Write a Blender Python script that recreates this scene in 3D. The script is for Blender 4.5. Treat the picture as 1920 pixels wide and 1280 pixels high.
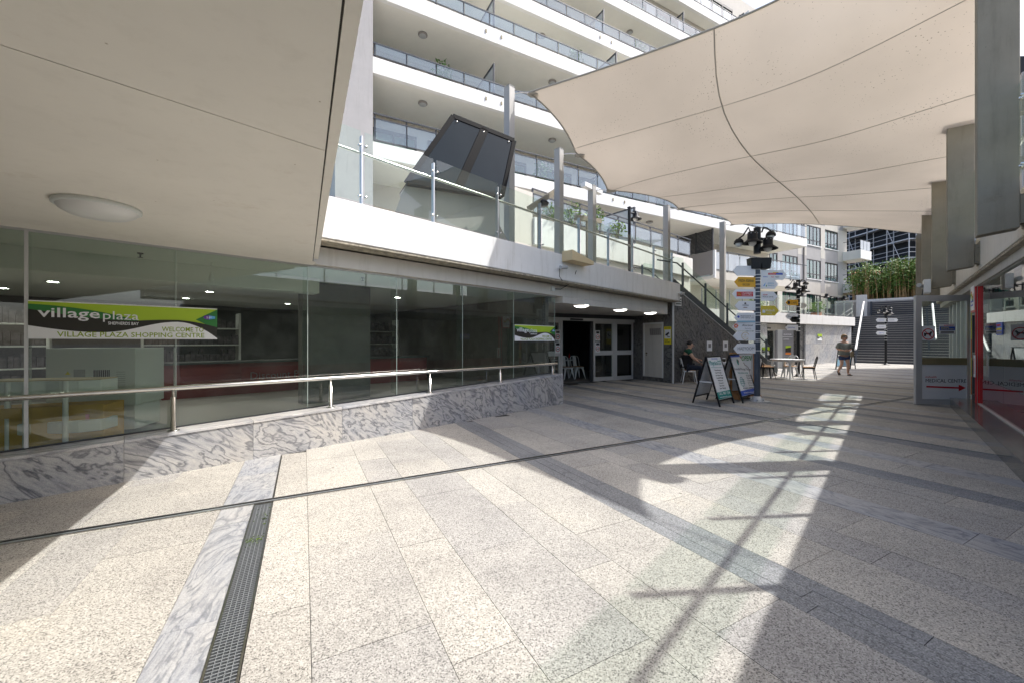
import bpy, bmesh, math, random
from mathutils import Vector, Matrix, Quaternion
R = math.radians
random.seed(7)
scene = bpy.context.scene
col = scene.collection
for o in list(bpy.data.objects): bpy.data.objects.remove(o)

# ------------------------------------------------------------------ camera
EYE = 1.4
cam_d = bpy.data.cameras.new('camera'); cam = bpy.data.objects.new('camera', cam_d); col.objects.link(cam)
cam.location = (0, 0, EYE); cam.rotation_euler = (R(90), 0, 0)
cam_d.sensor_width = 36.0; cam_d.lens = 36.0*741/1920
cam_d.clip_start = 0.05; cam_d.clip_end = 2000
scene.camera = cam
# ------------------------------------------------------------------ sky and sun
SUN = Vector((0.7565, 0.0667, 1.0)).normalized()
world = bpy.data.worlds.new('World'); scene.world = world; world.use_nodes = True
wt = world.node_tree; wt.nodes.clear()
sky = wt.nodes.new('ShaderNodeTexSky'); sky.sky_type = 'NISHITA'; sky.sun_disc = False
sky.sun_elevation = R(52.8); sky.sun_rotation = R(85); sky.air_density = .8; sky.dust_density = 3.5; sky.ozone_density = 1.0
bg = wt.nodes.new('ShaderNodeBackground'); bg.inputs['Strength'].default_value = 0.15
wo = wt.nodes.new('ShaderNodeOutputWorld')
wt.links.new(sky.outputs[0], bg.inputs[0]); wt.links.new(bg.outputs[0], wo.inputs[0])
sun_d = bpy.data.lights.new('sun', 'SUN'); sun_d.energy = 2.4; sun_d.angle = R(0.55); sun_d.color = (1.0, 0.98, 0.945)
sun = bpy.data.objects.new('sun', sun_d); col.objects.link(sun); sun.location = SUN*60
sun.rotation_euler = (-SUN).to_track_quat('-Z', 'Y').to_euler()
scene.view_settings.view_transform = 'Standard'; scene.view_settings.look = 'None'
scene.view_settings.exposure = 1.12; scene.view_settings.gamma = 1.0
scene.view_settings.use_curve_mapping = False
scene.render.engine = 'CYCLES'
scene.cycles.max_bounces = 10; scene.cycles.diffuse_bounces = 5; scene.cycles.glossy_bounces = 4
scene.cycles.transparent_max_bounces = 24; scene.cycles.caustics_reflective = False; scene.cycles.caustics_refractive = False

# ------------------------------------------------------------------ place geometry: three directions run through the plaza
FP = 741.0
TH = R(62.2)
U = Vector((math.sin(TH), math.cos(TH), 0)); V = Vector((-math.cos(TH), math.sin(TH), 0)); Z = Vector((0, 0, 1))
def gnd(px, py, z=0.0):
    y = FP*(EYE-z)/(py-640.0); return Vector(((px-960)/FP*y, y, z))
def at(px, py, y): return Vector(((px-960)/FP*y, y, EYE+(640-py)*y/FP))
class Frame:
    def __init__(s, o, ex, ey, ez=Z):
        s.o = Vector(o); s.ex = Vector(ex).normalized(); s.ey = Vector(ey).normalized(); s.ez = Vector(ez).normalized()
    def p(s, x, y, z): return s.o + s.ex*x + s.ey*y + s.ez*z
    def M(s, x=0, y=0, z=0):
        m = Matrix.Identity(4)
        for i, a in enumerate((s.ex, s.ey, s.ez)):
            for j in range(3): m[j][i] = a[j]
        m.translation = s.p(x, y, z); return m
q2 = math.sqrt(.5)
FL = Frame((-3.9, 3.9, 0), (q2, q2, 0), (q2, -q2, 0))            # left shop front: x along, y out to the plaza
FR = Frame((1.6+.949*6, 6, 0), (.6884, .7253, 0), (-.7253, .6884, 0))  # right shop front
FB = Frame((0, 0, 0), U, V)                                     # apartment block / paving grid
FW = Frame((0, 0, 0), (1, 0, 0), (0, 1, 0))
def yl(c): return (c+7.8)*q2
def sl(px, c):
    r = (px-960)/FP; y = c/(r-1); return (r*y+y)*q2
def yr(c): return (1.6-c)/1.3786
def sr(px, c):
    r = (px-960)/FP; y = c/(r-.949); return (Vector((r*y, y, 0))-FR.o).dot(FR.ex)
def ab(px, b):
    r = (px-960)/FP; y = b/(r*V.x+V.y); p = Vector((r*y, y, 0)); return p.dot(U), y
def zb(px, py, b):
    return EYE+(640-py)*ab(px, b)[1]/FP

# ------------------------------------------------------------------ materials
MATS = {}
def _mat(name):
    m = bpy.data.materials.new(name); m.use_nodes = True; m.node_tree.nodes.clear(); MATS[name] = m
    nt = m.node_tree; out = nt.nodes.new('ShaderNodeOutputMaterial'); return m, nt, out
def N(nt, t, **kw):
    n = nt.nodes.new(t)
    for k, v in kw.items():
        if k.startswith('i_'):
            n.inputs[k[2:].replace('_', ' ')].default_value = v
        else: setattr(n, k, v)
    return n
def ramp(nt, pts, src):
    r = nt.nodes.new('ShaderNodeValToRGB'); e = r.color_ramp.elements
    while len(e) < len(pts): e.new(0.5)
    for i, (p, c) in enumerate(pts):
        e[i].position = p; e[i].color = (c[0], c[1], c[2], 1)
    nt.links.new(src, r.inputs[0]); return r
def wpos(nt, rnd=0.0, scale=(1, 1, 1), rot=(0, 0, 0)):
    g = nt.nodes.new('ShaderNodeNewGeometry'); src = g.outputs['Position']
    if rnd:
        oi = nt.nodes.new('ShaderNodeObjectInfo')
        a = nt.nodes.new('ShaderNodeVectorMath'); a.operation = 'MULTIPLY_ADD'
        cmb = nt.nodes.new('ShaderNodeCombineXYZ')
        for k in range(3): nt.links.new(oi.outputs['Random'], cmb.inputs[k])
        nt.links.new(cmb.outputs[0], a.inputs[0]); a.inputs[1].default_value = (rnd, rnd*.7, rnd*.4); nt.links.new(src, a.inputs[2]); src = a.outputs[0]
    mp = nt.nodes.new('ShaderNodeMapping'); mp.inputs['Scale'].default_value = scale; mp.inputs['Rotation'].default_value = rot
    nt.links.new(src, mp.inputs[0]); return mp.outputs[0]
def bump(nt, h, st, dist=0.01):
    b = N(nt, 'ShaderNodeBump'); b.inputs['Strength'].default_value = st; b.inputs['Distance'].default_value = dist
    nt.links.new(h, b.inputs['Height']); return b.outputs[0]
def paint(name, c, rough=.6, metal=0.0, var=.08, vs=1.5, grime=0.0, bmp=0.0, bs=60, spec=.5, objvar=0.0, coat=0.0, spots=0.0):
    m, nt, out = _mat(name); L = nt.links
    p = N(nt, 'ShaderNodeBsdfPrincipled'); p.inputs['Roughness'].default_value = rough; p.inputs['Metallic'].default_value = metal
    p.inputs['Specular IOR Level'].default_value = spec; p.inputs['Coat Weight'].default_value = coat
    v = wpos(nt)
    n1 = N(nt, 'ShaderNodeTexNoise'); n1.inputs['Scale'].default_value = vs; n1.inputs['Detail'].default_value = 6; n1.inputs['Roughness'].default_value = .65
    L.new(v, n1.inputs['Vector'])
    lo = [x*(1-var) for x in c]; hi = [min(1, x*(1+var)) for x in c]
    r1 = ramp(nt, [(.3, lo), (.7, hi)], n1.outputs[0]); cs = r1.outputs[0]
    if grime:
        vv = wpos(nt, scale=(3.0, 3.0, .35)); n2 = N(nt, 'ShaderNodeTexNoise'); n2.inputs['Scale'].default_value = 2.2; n2.inputs['Detail'].default_value = 7; n2.inputs['Roughness'].default_value = .7
        L.new(vv, n2.inputs['Vector'])
        r2 = ramp(nt, [(.52, (1, 1, 1)), (.78, (1-grime, 1-grime*1.05, 1-grime*1.2))], n2.outputs[0])
        mx = N(nt, 'ShaderNodeMix', data_type='RGBA', blend_type='MULTIPLY'); mx.inputs[0].default_value = 1
        L.new(cs, mx.inputs[6]); L.new(r2.outputs[0], mx.inputs[7]); cs = mx.outputs[2]
    if spots:
        n5 = N(nt, 'ShaderNodeTexNoise'); n5.inputs['Scale'].default_value = 1.9; n5.inputs['Detail'].default_value = 9; n5.inputs['Roughness'].default_value = .78; L.new(v, n5.inputs['Vector'])
        r5 = ramp(nt, [(.60, (1, 1, 1)), (.72, (1-spots, 1-spots*1.2, 1-spots*1.5))], n5.outputs[0])
        v6 = N(nt, 'ShaderNodeTexVoronoi'); v6.inputs['Scale'].default_value = 5.0; L.new(v, v6.inputs['Vector'])
        r6 = ramp(nt, [(.015, (.55, .5, .42)), (.03, (1, 1, 1))], v6.outputs['Distance'])
        for rr in (r5, r6):
            mq = N(nt, 'ShaderNodeMix', data_type='RGBA', blend_type='MULTIPLY'); mq.inputs[0].default_value = 1; L.new(cs, mq.inputs[6]); L.new(rr.outputs[0], mq.inputs[7]); cs = mq.outputs[2]
    if objvar:
        oi = N(nt, 'ShaderNodeObjectInfo'); hs = N(nt, 'ShaderNodeHueSaturation'); mr = N(nt, 'ShaderNodeMapRange')
        mr.inputs[3].default_value = 1-objvar; mr.inputs[4].default_value = 1+objvar
        L.new(oi.outputs['Random'], mr.inputs[0]); L.new(mr.outputs[0], hs.inputs['Value']); L.new(cs, hs.inputs['Color']); cs = hs.outputs[0]
    L.new(cs, p.inputs['Base Color'])
    if bmp:
        n3 = N(nt, 'ShaderNodeTexNoise'); n3.inputs['Scale'].default_value = bs; n3.inputs['Detail'].default_value = 3; L.new(v, n3.inputs['Vector'])
        L.new(bump(nt, n3.outputs[0], bmp, .004), p.inputs['Normal'])
    n4 = N(nt, 'ShaderNodeMapRange'); n4.inputs[3].default_value = max(.02, rough-.08); n4.inputs[4].default_value = min(1, rough+.1)
    L.new(n1.outputs[0], n4.inputs[0]); L.new(n4.outputs[0], p.inputs['Roughness'])
    L.new(p.outputs[0], out.inputs[0]); return m
def glass(name, tint, ior=1.5, rough=0.0, film=0.0, filmc=(1, 1, 1), dust=0.0):
    m, nt, out = _mat(name); L = nt.links
    tr = N(nt, 'ShaderNodeBsdfTransparent'); tr.inputs[0].default_value = (*tint, 1)
    gl = N(nt, 'ShaderNodeBsdfGlossy'); gl.inputs['Roughness'].default_value = rough; gl.inputs[0].default_value = (1, 1, 1, 1)
    fr = N(nt, 'ShaderNodeFresnel'); fr.inputs[0].default_value = ior
    # fresnel of a closed pane: use the outside index whichever side is hit
    lw = N(nt, 'ShaderNodeNewGeometry')
    base = tr.outputs[0]
    if film or dust:
        df = N(nt, 'ShaderNodeBsdfDiffuse'); df.inputs[0].default_value = (*filmc, 1)
        mf = N(nt, 'ShaderNodeMixShader'); mf.inputs[0].default_value = film
        if dust:
            n = N(nt, 'ShaderNodeTexNoise'); n.inputs['Scale'].default_value = 3.0; n.inputs['Detail'].default_value = 8; n.inputs['Roughness'].default_value = .75
            L.new(wpos(nt), n.inputs['Vector']); mr = N(nt, 'ShaderNodeMapRange'); mr.inputs[1].default_value = .45; mr.inputs[2].default_value = .8
            mr.inputs[3].default_value = film; mr.inputs[4].default_value = film+dust; L.new(n.outputs[0], mr.inputs[0]); L.new(mr.outputs[0], mf.inputs[0])
        L.new(tr.outputs[0], mf.inputs[1]); L.new(df.outputs[0], mf.inputs[2]); base = mf.outputs[0]
    mx = N(nt, 'ShaderNodeMixShader'); L.new(fr.outputs[0], mx.inputs[0]); L.new(base, mx.inputs[1]); L.new(gl.outputs[0], mx.inputs[2])
    mb = N(nt, 'ShaderNodeMixShader'); L.new(lw.outputs['Backfacing'], mb.inputs[0]); L.new(mx.outputs[0], mb.inputs[1]); L.new(tr.outputs[0], mb.inputs[2])
    L.new(mb.outputs[0], out.inputs[0]); return m
def emit(name, c, s):
    m, nt, out = _mat(name); e = N(nt, 'ShaderNodeEmission'); e.inputs[0].default_value = (*c, 1); e.inputs[1].default_value = s
    nt.links.new(e.outputs[0], out.inputs[0]); return m
def marble(name, dark, mid, light, d=(1, 0, 0), s=2.2, stretch=3.0, rough=.25, rnd=7.0, grain=.15, vein=1.0, distort=.6):
    """swirling stone: contour veins of a slow noise drawn out along d, with fine streaks running the same way"""
    m, nt, out = _mat(name); L = nt.links
    p = N(nt, 'ShaderNodeBsdfPrincipled'); p.inputs['Roughness'].default_value = rough
    v = wpos(nt, rnd)
    d = Vector(d).normalized(); a = d.cross(Vector((.31, .52, .79))).normalized(); b = d.cross(a)
    def coord(sd, sa):
        c = N(nt, 'ShaderNodeCombineXYZ')
        for k, (ax, sc) in enumerate(((d, sd), (a, sa), (b, sa))):
            dt = N(nt, 'ShaderNodeVectorMath', operation='DOT_PRODUCT'); dt.inputs[1].default_value = tuple(ax*sc); L.new(v, dt.inputs[0]); L.new(dt.outputs['Value'], c.inputs[k])
        return c.outputs[0]
    def noise(vec, sc, det, ro, dis=0.0):
        n = N(nt, 'ShaderNodeTexNoise'); n.inputs['Scale'].default_value = sc; n.inputs['Detail'].default_value = det; n.inputs['Roughness'].default_value = ro; n.inputs['Distortion'].default_value = dis; L.new(vec, n.inputs['Vector']); return n.outputs[0]
    n1 = noise(coord(s/stretch, s), 1.0, 4.0, .58, distort)
    mx3 = lambda q: [mid[k]*(1-q)+light[k]*q for k in range(3)]
    dk = lambda q: [dark[k]*q+mid[k]*(1-q) for k in range(3)]
    r = ramp(nt, [(.26, mid), (.33, mx3(.7)), (.355, dk(.7)), (.375, mx3(.8)), (.42, light), (.445, dk(.9)), (.46, mx3(.5)), (.50, light), (.525, mx3(.2)), (.55, dk(.8)), (.565, mx3(.9)), (.62, mx3(.5)), (.64, dk(.6)), (.66, light), (.78, mid)], n1)
    n2 = noise(coord(s*2.0, s*13), 1.0, 4.0, .65)
    r2 = ramp(nt, [(.32, (.70, .71, .74)), (.46, (.97, .97, .98)), (.68, (1.14, 1.12, 1.09))], n2)
    n4 = noise(coord(s*.35, s*.5), 1.0, 3.0, .5)
    r4 = ramp(nt, [(.35, (.84, .86, .90)), (.65, (1.05, 1.02, .97))], n4)
    n3 = noise(v, 170, 2.0, .5)
    r3 = ramp(nt, [(.35, (1-grain,)*3), (.65, (1+grain,)*3)], n3)
    avg = [.15*dark[k]+.35*mid[k]+.5*light[k] for k in range(3)]
    mv = N(nt, 'ShaderNodeMix', data_type='RGBA'); mv.inputs[0].default_value = vein; mv.inputs[6].default_value = (*avg, 1); L.new(r.outputs[0], mv.inputs[7]); c = mv.outputs[2]
    for rr in (r2, r4, r3):
        q = N(nt, 'ShaderNodeMix', data_type='RGBA', blend_type='MULTIPLY'); q.inputs[0].default_value = 1; L.new(c, q.inputs[6]); L.new(rr.outputs[0], q.inputs[7]); c = q.outputs[2]
    L.new(c, p.inputs['Base Color']); L.new(p.outputs[0], out.inputs[0]); return m
def granite(name, dark, mid, light, tint=.10, rough=.72, fine=150, stain=.25):
    m, nt, out = _mat(name); L = nt.links
    p = N(nt, 'ShaderNodeBsdfPrincipled'); p.inputs['Roughness'].default_value = rough; p.inputs['Specular IOR Level'].default_value = .35
    v = wpos(nt)
    n = N(nt, 'ShaderNodeTexVoronoi'); n.inputs['Scale'].default_value = fine; n.inputs['Randomness'].default_value = 1.0; L.new(v, n.inputs['Vector'])
    sc_ = N(nt, 'ShaderNodeSeparateColor'); L.new(n.outputs['Color'], sc_.inputs[0])
    r = ramp(nt, [(.0, dark), (.13, dark), (.22, mid), (.62, mid), (.80, light), (1.0, light)], sc_.outputs[0])
    n2 = N(nt, 'ShaderNodeTexNoise'); n2.inputs['Scale'].default_value = .9; n2.inputs['Detail'].default_value = 8; n2.inputs['Roughness'].default_value = .68; L.new(v, n2.inputs['Vector'])
    r2 = ramp(nt, [(.32, (1-stain, 1-stain, 1-stain*.95)), (.55, (1, 1, 1)), (.75, (1.06, 1.03, .98))], n2.outputs[0])
    mx = N(nt, 'ShaderNodeMix', data_type='RGBA', blend_type='MULTIPLY'); mx.inputs[0].default_value = 1; L.new(r.outputs[0], mx.inputs[6]); L.new(r2.outputs[0], mx.inputs[7])
    oi = N(nt, 'ShaderNodeObjectInfo'); r3 = ramp(nt, [(0, (1-tint, 1-tint, 1-tint*.8)), (.5, (1, .985, .96)), (1, (1+tint, 1+tint*.85, 1+tint*.6))], oi.outputs['Random'])
    m2 = N(nt, 'ShaderNodeMix', data_type='RGBA', blend_type='MULTIPLY'); m2.inputs[0].default_value = 1; L.new(mx.outputs[2], m2.inputs[6]); L.new(r3.outputs[0], m2.inputs[7])
    # scattered brown stains
    n4 = N(nt, 'ShaderNodeTexNoise'); n4.inputs['Scale'].default_value = 2.3; n4.inputs['Detail'].default_value = 5; n4.inputs['Roughness'].default_value = .8; L.new(v, n4.inputs['Vector'])
    r4 = ramp(nt, [(.66, (1, 1, 1)), (.78, (.72, .64, .54))], n4.outputs[0])
    m3 = N(nt, 'ShaderNodeMix', data_type='RGBA', blend_type='MULTIPLY'); m3.inputs[0].default_value = .8; L.new(m2.outputs[2], m3.inputs[6]); L.new(r4.outputs[0], m3.inputs[7])
    # trodden-in gum spots and small dark drips
    vg = N(nt, 'ShaderNodeTexVoronoi'); vg.inputs['Scale'].default_value = 1.7; L.new(v, vg.inputs['Vector'])
    sp = N(nt, 'ShaderNodeSeparateColor'); L.new(vg.outputs['Color'], sp.inputs[0])
    th = N(nt, 'ShaderNodeMath', operation='MULTIPLY'); L.new(sp.outputs[0], th.inputs[0]); th.inputs[1].default_value = .045
    lg = N(nt, 'ShaderNodeMath', operation='LESS_THAN'); L.new(vg.outputs['Distance'], lg.inputs[0]); L.new(th.outputs[0], lg.inputs[1])
    m5 = N(nt, 'ShaderNodeMix', data_type='RGBA', blend_type='MULTIPLY'); L.new(lg.outputs[0], m5.inputs[0]); L.new(m3.outputs[2], m5.inputs[6]); m5.inputs[7].default_value = (.5, .48, .45, 1)
    L.new(m5.outputs[2], p.inputs['Base Color'])
    L.new(bump(nt, n.outputs['Distance'], .12, .002), p.inputs['Normal'])
    L.new(p.outputs[0], out.inputs[0]); return m

paint('white_render', (.74, .73, .70), .75, var=.05, grime=.24, spots=.1, bmp=.25, bs=90)
paint('cream_render', (.66, .63, .57), .75, var=.05, grime=.2, spots=.15, bmp=.2, bs=90)
paint('beige_soffit', (.88, .84, .76), .7, var=.05, vs=.7, grime=.07, spots=.12, bmp=.06, bs=40)
paint('balcony_soffit', (.80, .78, .71), .8, var=.03)
paint('apt_white', (.84, .83, .80), .75, var=.03, grime=.08)
paint('apt_beige', (.62, .58, .51), .8, var=.05, grime=.1)
paint('apt_grey', (.42, .40, .385), .8, var=.05, grime=.12)
paint('apt_taupe', (.30, .275, .255), .8, var=.05, grime=.1)
paint('grey_render', (.55, .53, .49), .8, var=.05, grime=.2, bmp=.3, bs=80)
paint('dirty_lip', (.36, .32, .25), .9, var=.5, vs=14, grime=.3)
paint('steel_paint', (.27, .245, .19), .6, var=.12, grime=.25, spots=.2, spec=.2, bmp=.08, bs=30)
paint('steel_paint_light', (.36, .35, .325), .5, var=.06, grime=.12)
paint('stainless', (.68, .66, .62), .22, metal=1.0, var=.05)
paint('brushed_grey', (.42, .44, .46), .38, metal=.7, var=.06)
paint('aluminium', (.60, .605, .60), .4, metal=.3, var=.05)
paint('black_metal', (.010, .0105, .012), .45, var=.2, spec=.3)
paint('dark_frame', (.035, .037, .042), .45, var=.15)
paint('navy_metal', (.06, .075, .10), .45, var=.15)
paint('rail_frame', (.055, .06, .07), .45, var=.15)
paint('white_board', (.86, .87, .88), .45, var=.02)
paint('white_metal', (.78, .78, .76), .4, var=.04)
paint('white_plastic', (.72, .75, .72), .45, var=.03)
paint('grey_plastic', (.42, .43, .43), .5)
paint('oyster', (.80, .80, .78), .3, var=.02)
paint('wood_seat', (.42, .23, .10), .5, var=.25, vs=8)
paint('wood_orange', (.50, .25, .10), .55, var=.2, vs=6)
paint('lime', (.42, .60, .03), .5, var=.02)
paint('dark_green', (.03, .20, .04), .5, var=.02)
paint('sign_black', (.02, .018, .012), .5, var=.05)
paint('olive_text', (.26, .36, .01), .5, var=.02)
paint('ink', (.03, .03, .035), .6, var=.05)
paint('ink_grey', (.22, .22, .23), .6, var=.05)
paint('ink_teal', (.01, .28, .25), .5, var=.02)
paint('ink_blue', (.05, .12, .55), .5, var=.02)
paint('pale_blue', (.30, .52, .66), .5, var=.02)
paint('ink_red', (.60, .025, .03), .5, var=.02)
paint('ink_green', (.03, .30, .05), .5, var=.02)
paint('ink_brown', (.20, .09, .05), .5, var=.02)
paint('gold_ink', (.55, .42, .18), .5, var=.02)
paint('amber_board', (.82, .43, .02), .5, var=.03)
paint('yellow_board', (.72, .56, .06), .5, var=.03)
paint('bright_yellow', (.85, .72, .03), .5, var=.02)
paint('pink_ink', (.70, .22, .22), .5, var=.2, vs=60)
paint('purple_ink', (.16, .05, .36), .5, var=.02)
paint('sky_ink', (.12, .42, .75), .5, var=.02)
paint('orange_ink', (.75, .22, .03), .5, var=.02)
paint('red_frame', (.62, .02, .025), .4, var=.05)
paint('teal_strip', (.03, .22, .20), .4)
paint('cardboard_gold', (.55, .33, .06), .75, var=.06)
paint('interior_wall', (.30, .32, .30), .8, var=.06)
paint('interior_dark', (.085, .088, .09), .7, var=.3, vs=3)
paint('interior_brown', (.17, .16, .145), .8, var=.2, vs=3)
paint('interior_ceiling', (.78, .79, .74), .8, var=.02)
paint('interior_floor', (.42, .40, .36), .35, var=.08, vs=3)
paint('interior_red', (.22, .05, .05), .6, var=.2)
paint('shelf_goods', (.10, .09, .10), .7, var=.8, vs=9)
paint('carpet_dark', (.05, .05, .055), .9)
paint('tan_panel', (.66, .52, .30), .6, var=.04)
paint('olive_panel', (.26, .22, .12), .4, var=.05)
paint('stair_concrete', (.085, .10, .10), .75, var=.12, grime=.1)
paint('stringer_paint', (.055, .065, .068), .5, var=.1)
paint('step_dark', (.075, .08, .09), .8, var=.15, vs=4)
paint('nosing', (.50, .48, .44), .7, var=.15, vs=6)
paint('curtain', (.62, .63, .62), .9, var=.15, vs=5)
paint('curtain_teal', (.30, .48, .44), .9, var=.2, vs=4)
paint('scaffold_mesh', (.018, .022, .028), .85, var=.35, vs=.7)
paint('scaffold_tube', (.62, .63, .64), .45, metal=.3, var=.05)
paint('joint_dark', (.05, .048, .042), .9, var=.2, vs=8)
paint('moss', (.10, .16, .02), .9, var=.4, vs=40)
paint('soil', (.09, .06, .04), .95, var=.4, vs=8)
paint('skin', (.56, .34, .24), .55, var=.06, vs=20)
paint('hair_blonde', (.26, .17, .08), .6, var=.3, vs=60)
paint('hair_black', (.015, .013, .012), .5, var=.3, vs=60)
paint('tee_grey', (.21, .23, .205), .9, var=.15, vs=20)
paint('denim', (.035, .055, .13), .9, var=.25, vs=40)
paint('shirt_green', (.01, .085, .045), .9, var=.15, vs=20)
paint('cloth_black', (.012, .012, .014), .9, var=.2, vs=20)
paint('jeans_dark', (.012, .018, .035), .9, var=.2, vs=20)
paint('straw', (.30, .24, .15), .8, var=.2, vs=20)
paint('bamboo_stem', (.36, .24, .11), .7, var=.4, vs=3, objvar=.25)
paint('leaf', (.09, .17, .035), .6, var=.45, vs=3)
paint('leaf_light', (.16, .26, .05), .6, var=.4, vs=3)
paint('leaf_palm', (.07, .12, .03), .6, var=.4, vs=3)
paint('flower', (.70, .22, .12), .6, var=.3, vs=6)
paint('terracotta', (.35, .15, .08), .8)
paint('trunk', (.20, .15, .10), .9, var=.3, vs=8)
glass('shop_glass', (.84, .89, .855), 1.85, dust=.03, film=.01, filmc=(.5, .55, .5))
glass('balustrade_glass', (.90, .95, .92), 1.5, dust=.03, film=.02, filmc=(.6, .7, .66))
glass('balcony_glass', (.78, .86, .93), 1.6, film=.22, filmc=(.66, .78, .88))
glass('frosted_glass', (.75, .80, .84), 1.5, film=.45, filmc=(.8, .84, .88))
glass('window_glass', (.50, .68, .64), 1.9)
glass('dark_glass', (.30, .34, .35), 1.6)
glass('red_film_glass', (.45, .10, .12), 1.6, film=.45, filmc=(.38, .03, .05))
paint('screen_glass', (.012, .018, .02), .08, var=.1, spec=.35)
paint('screen_frame', (.005, .0052, .006), .6, var=.2, spec=.12)
paint('silicone_joint', (.50, .58, .53), .5, var=.05)
emit('lamp_lit', (1.0, .97, .88), 2.2)
emit('downlight_lit', (1.0, .97, .9), 60.0)
marble('marble_wall', (.10, .105, .12), (.31, .315, .33), (.50, .49, .475), d=(.55, .55, -.6), s=3.2, stretch=2.6, vein=.85)
marble('marble_cap', (.22, .23, .25), (.46, .46, .47), (.62, .61, .60), d=(.7, .7, 0), s=2.5, stretch=4, vein=.6)
marble('marble_dark', (.035, .035, .037), (.105, .103, .10), (.21, .205, .195), d=(.5, .27, -.82), s=3.4, stretch=3.0, rnd=5, grain=.3, vein=.9)
marble('marble_far', (.27, .275, .28), (.40, .405, .41), (.52, .52, .515), d=(.5, .27, .82), s=2.2, stretch=3.0, grain=.2, vein=.8)
marble('marble_band', (.17, .18, .20), (.31, .32, .335), (.43, .435, .44), d=(-.3, .95, 0), s=3.6, stretch=2.8, rough=.5, vein=.8)
marble('step_stone', (.06, .062, .06), (.12, .12, .115), (.20, .195, .185), d=(.69, .72, 0), s=2.5, stretch=3, rough=.14, vein=.8)
granite('paving', (.17, .163, .15), (.41, .393, .358), (.57, .55, .505), fine=185, tint=.10)
granite('paving_dark', (.14, .145, .15), (.235, .245, .255), (.35, .36, .37), tint=.06, fine=170)
paint('pilaster_grey', (.40, .385, .375), .8, var=.06, grime=.15, bmp=.2)

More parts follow.
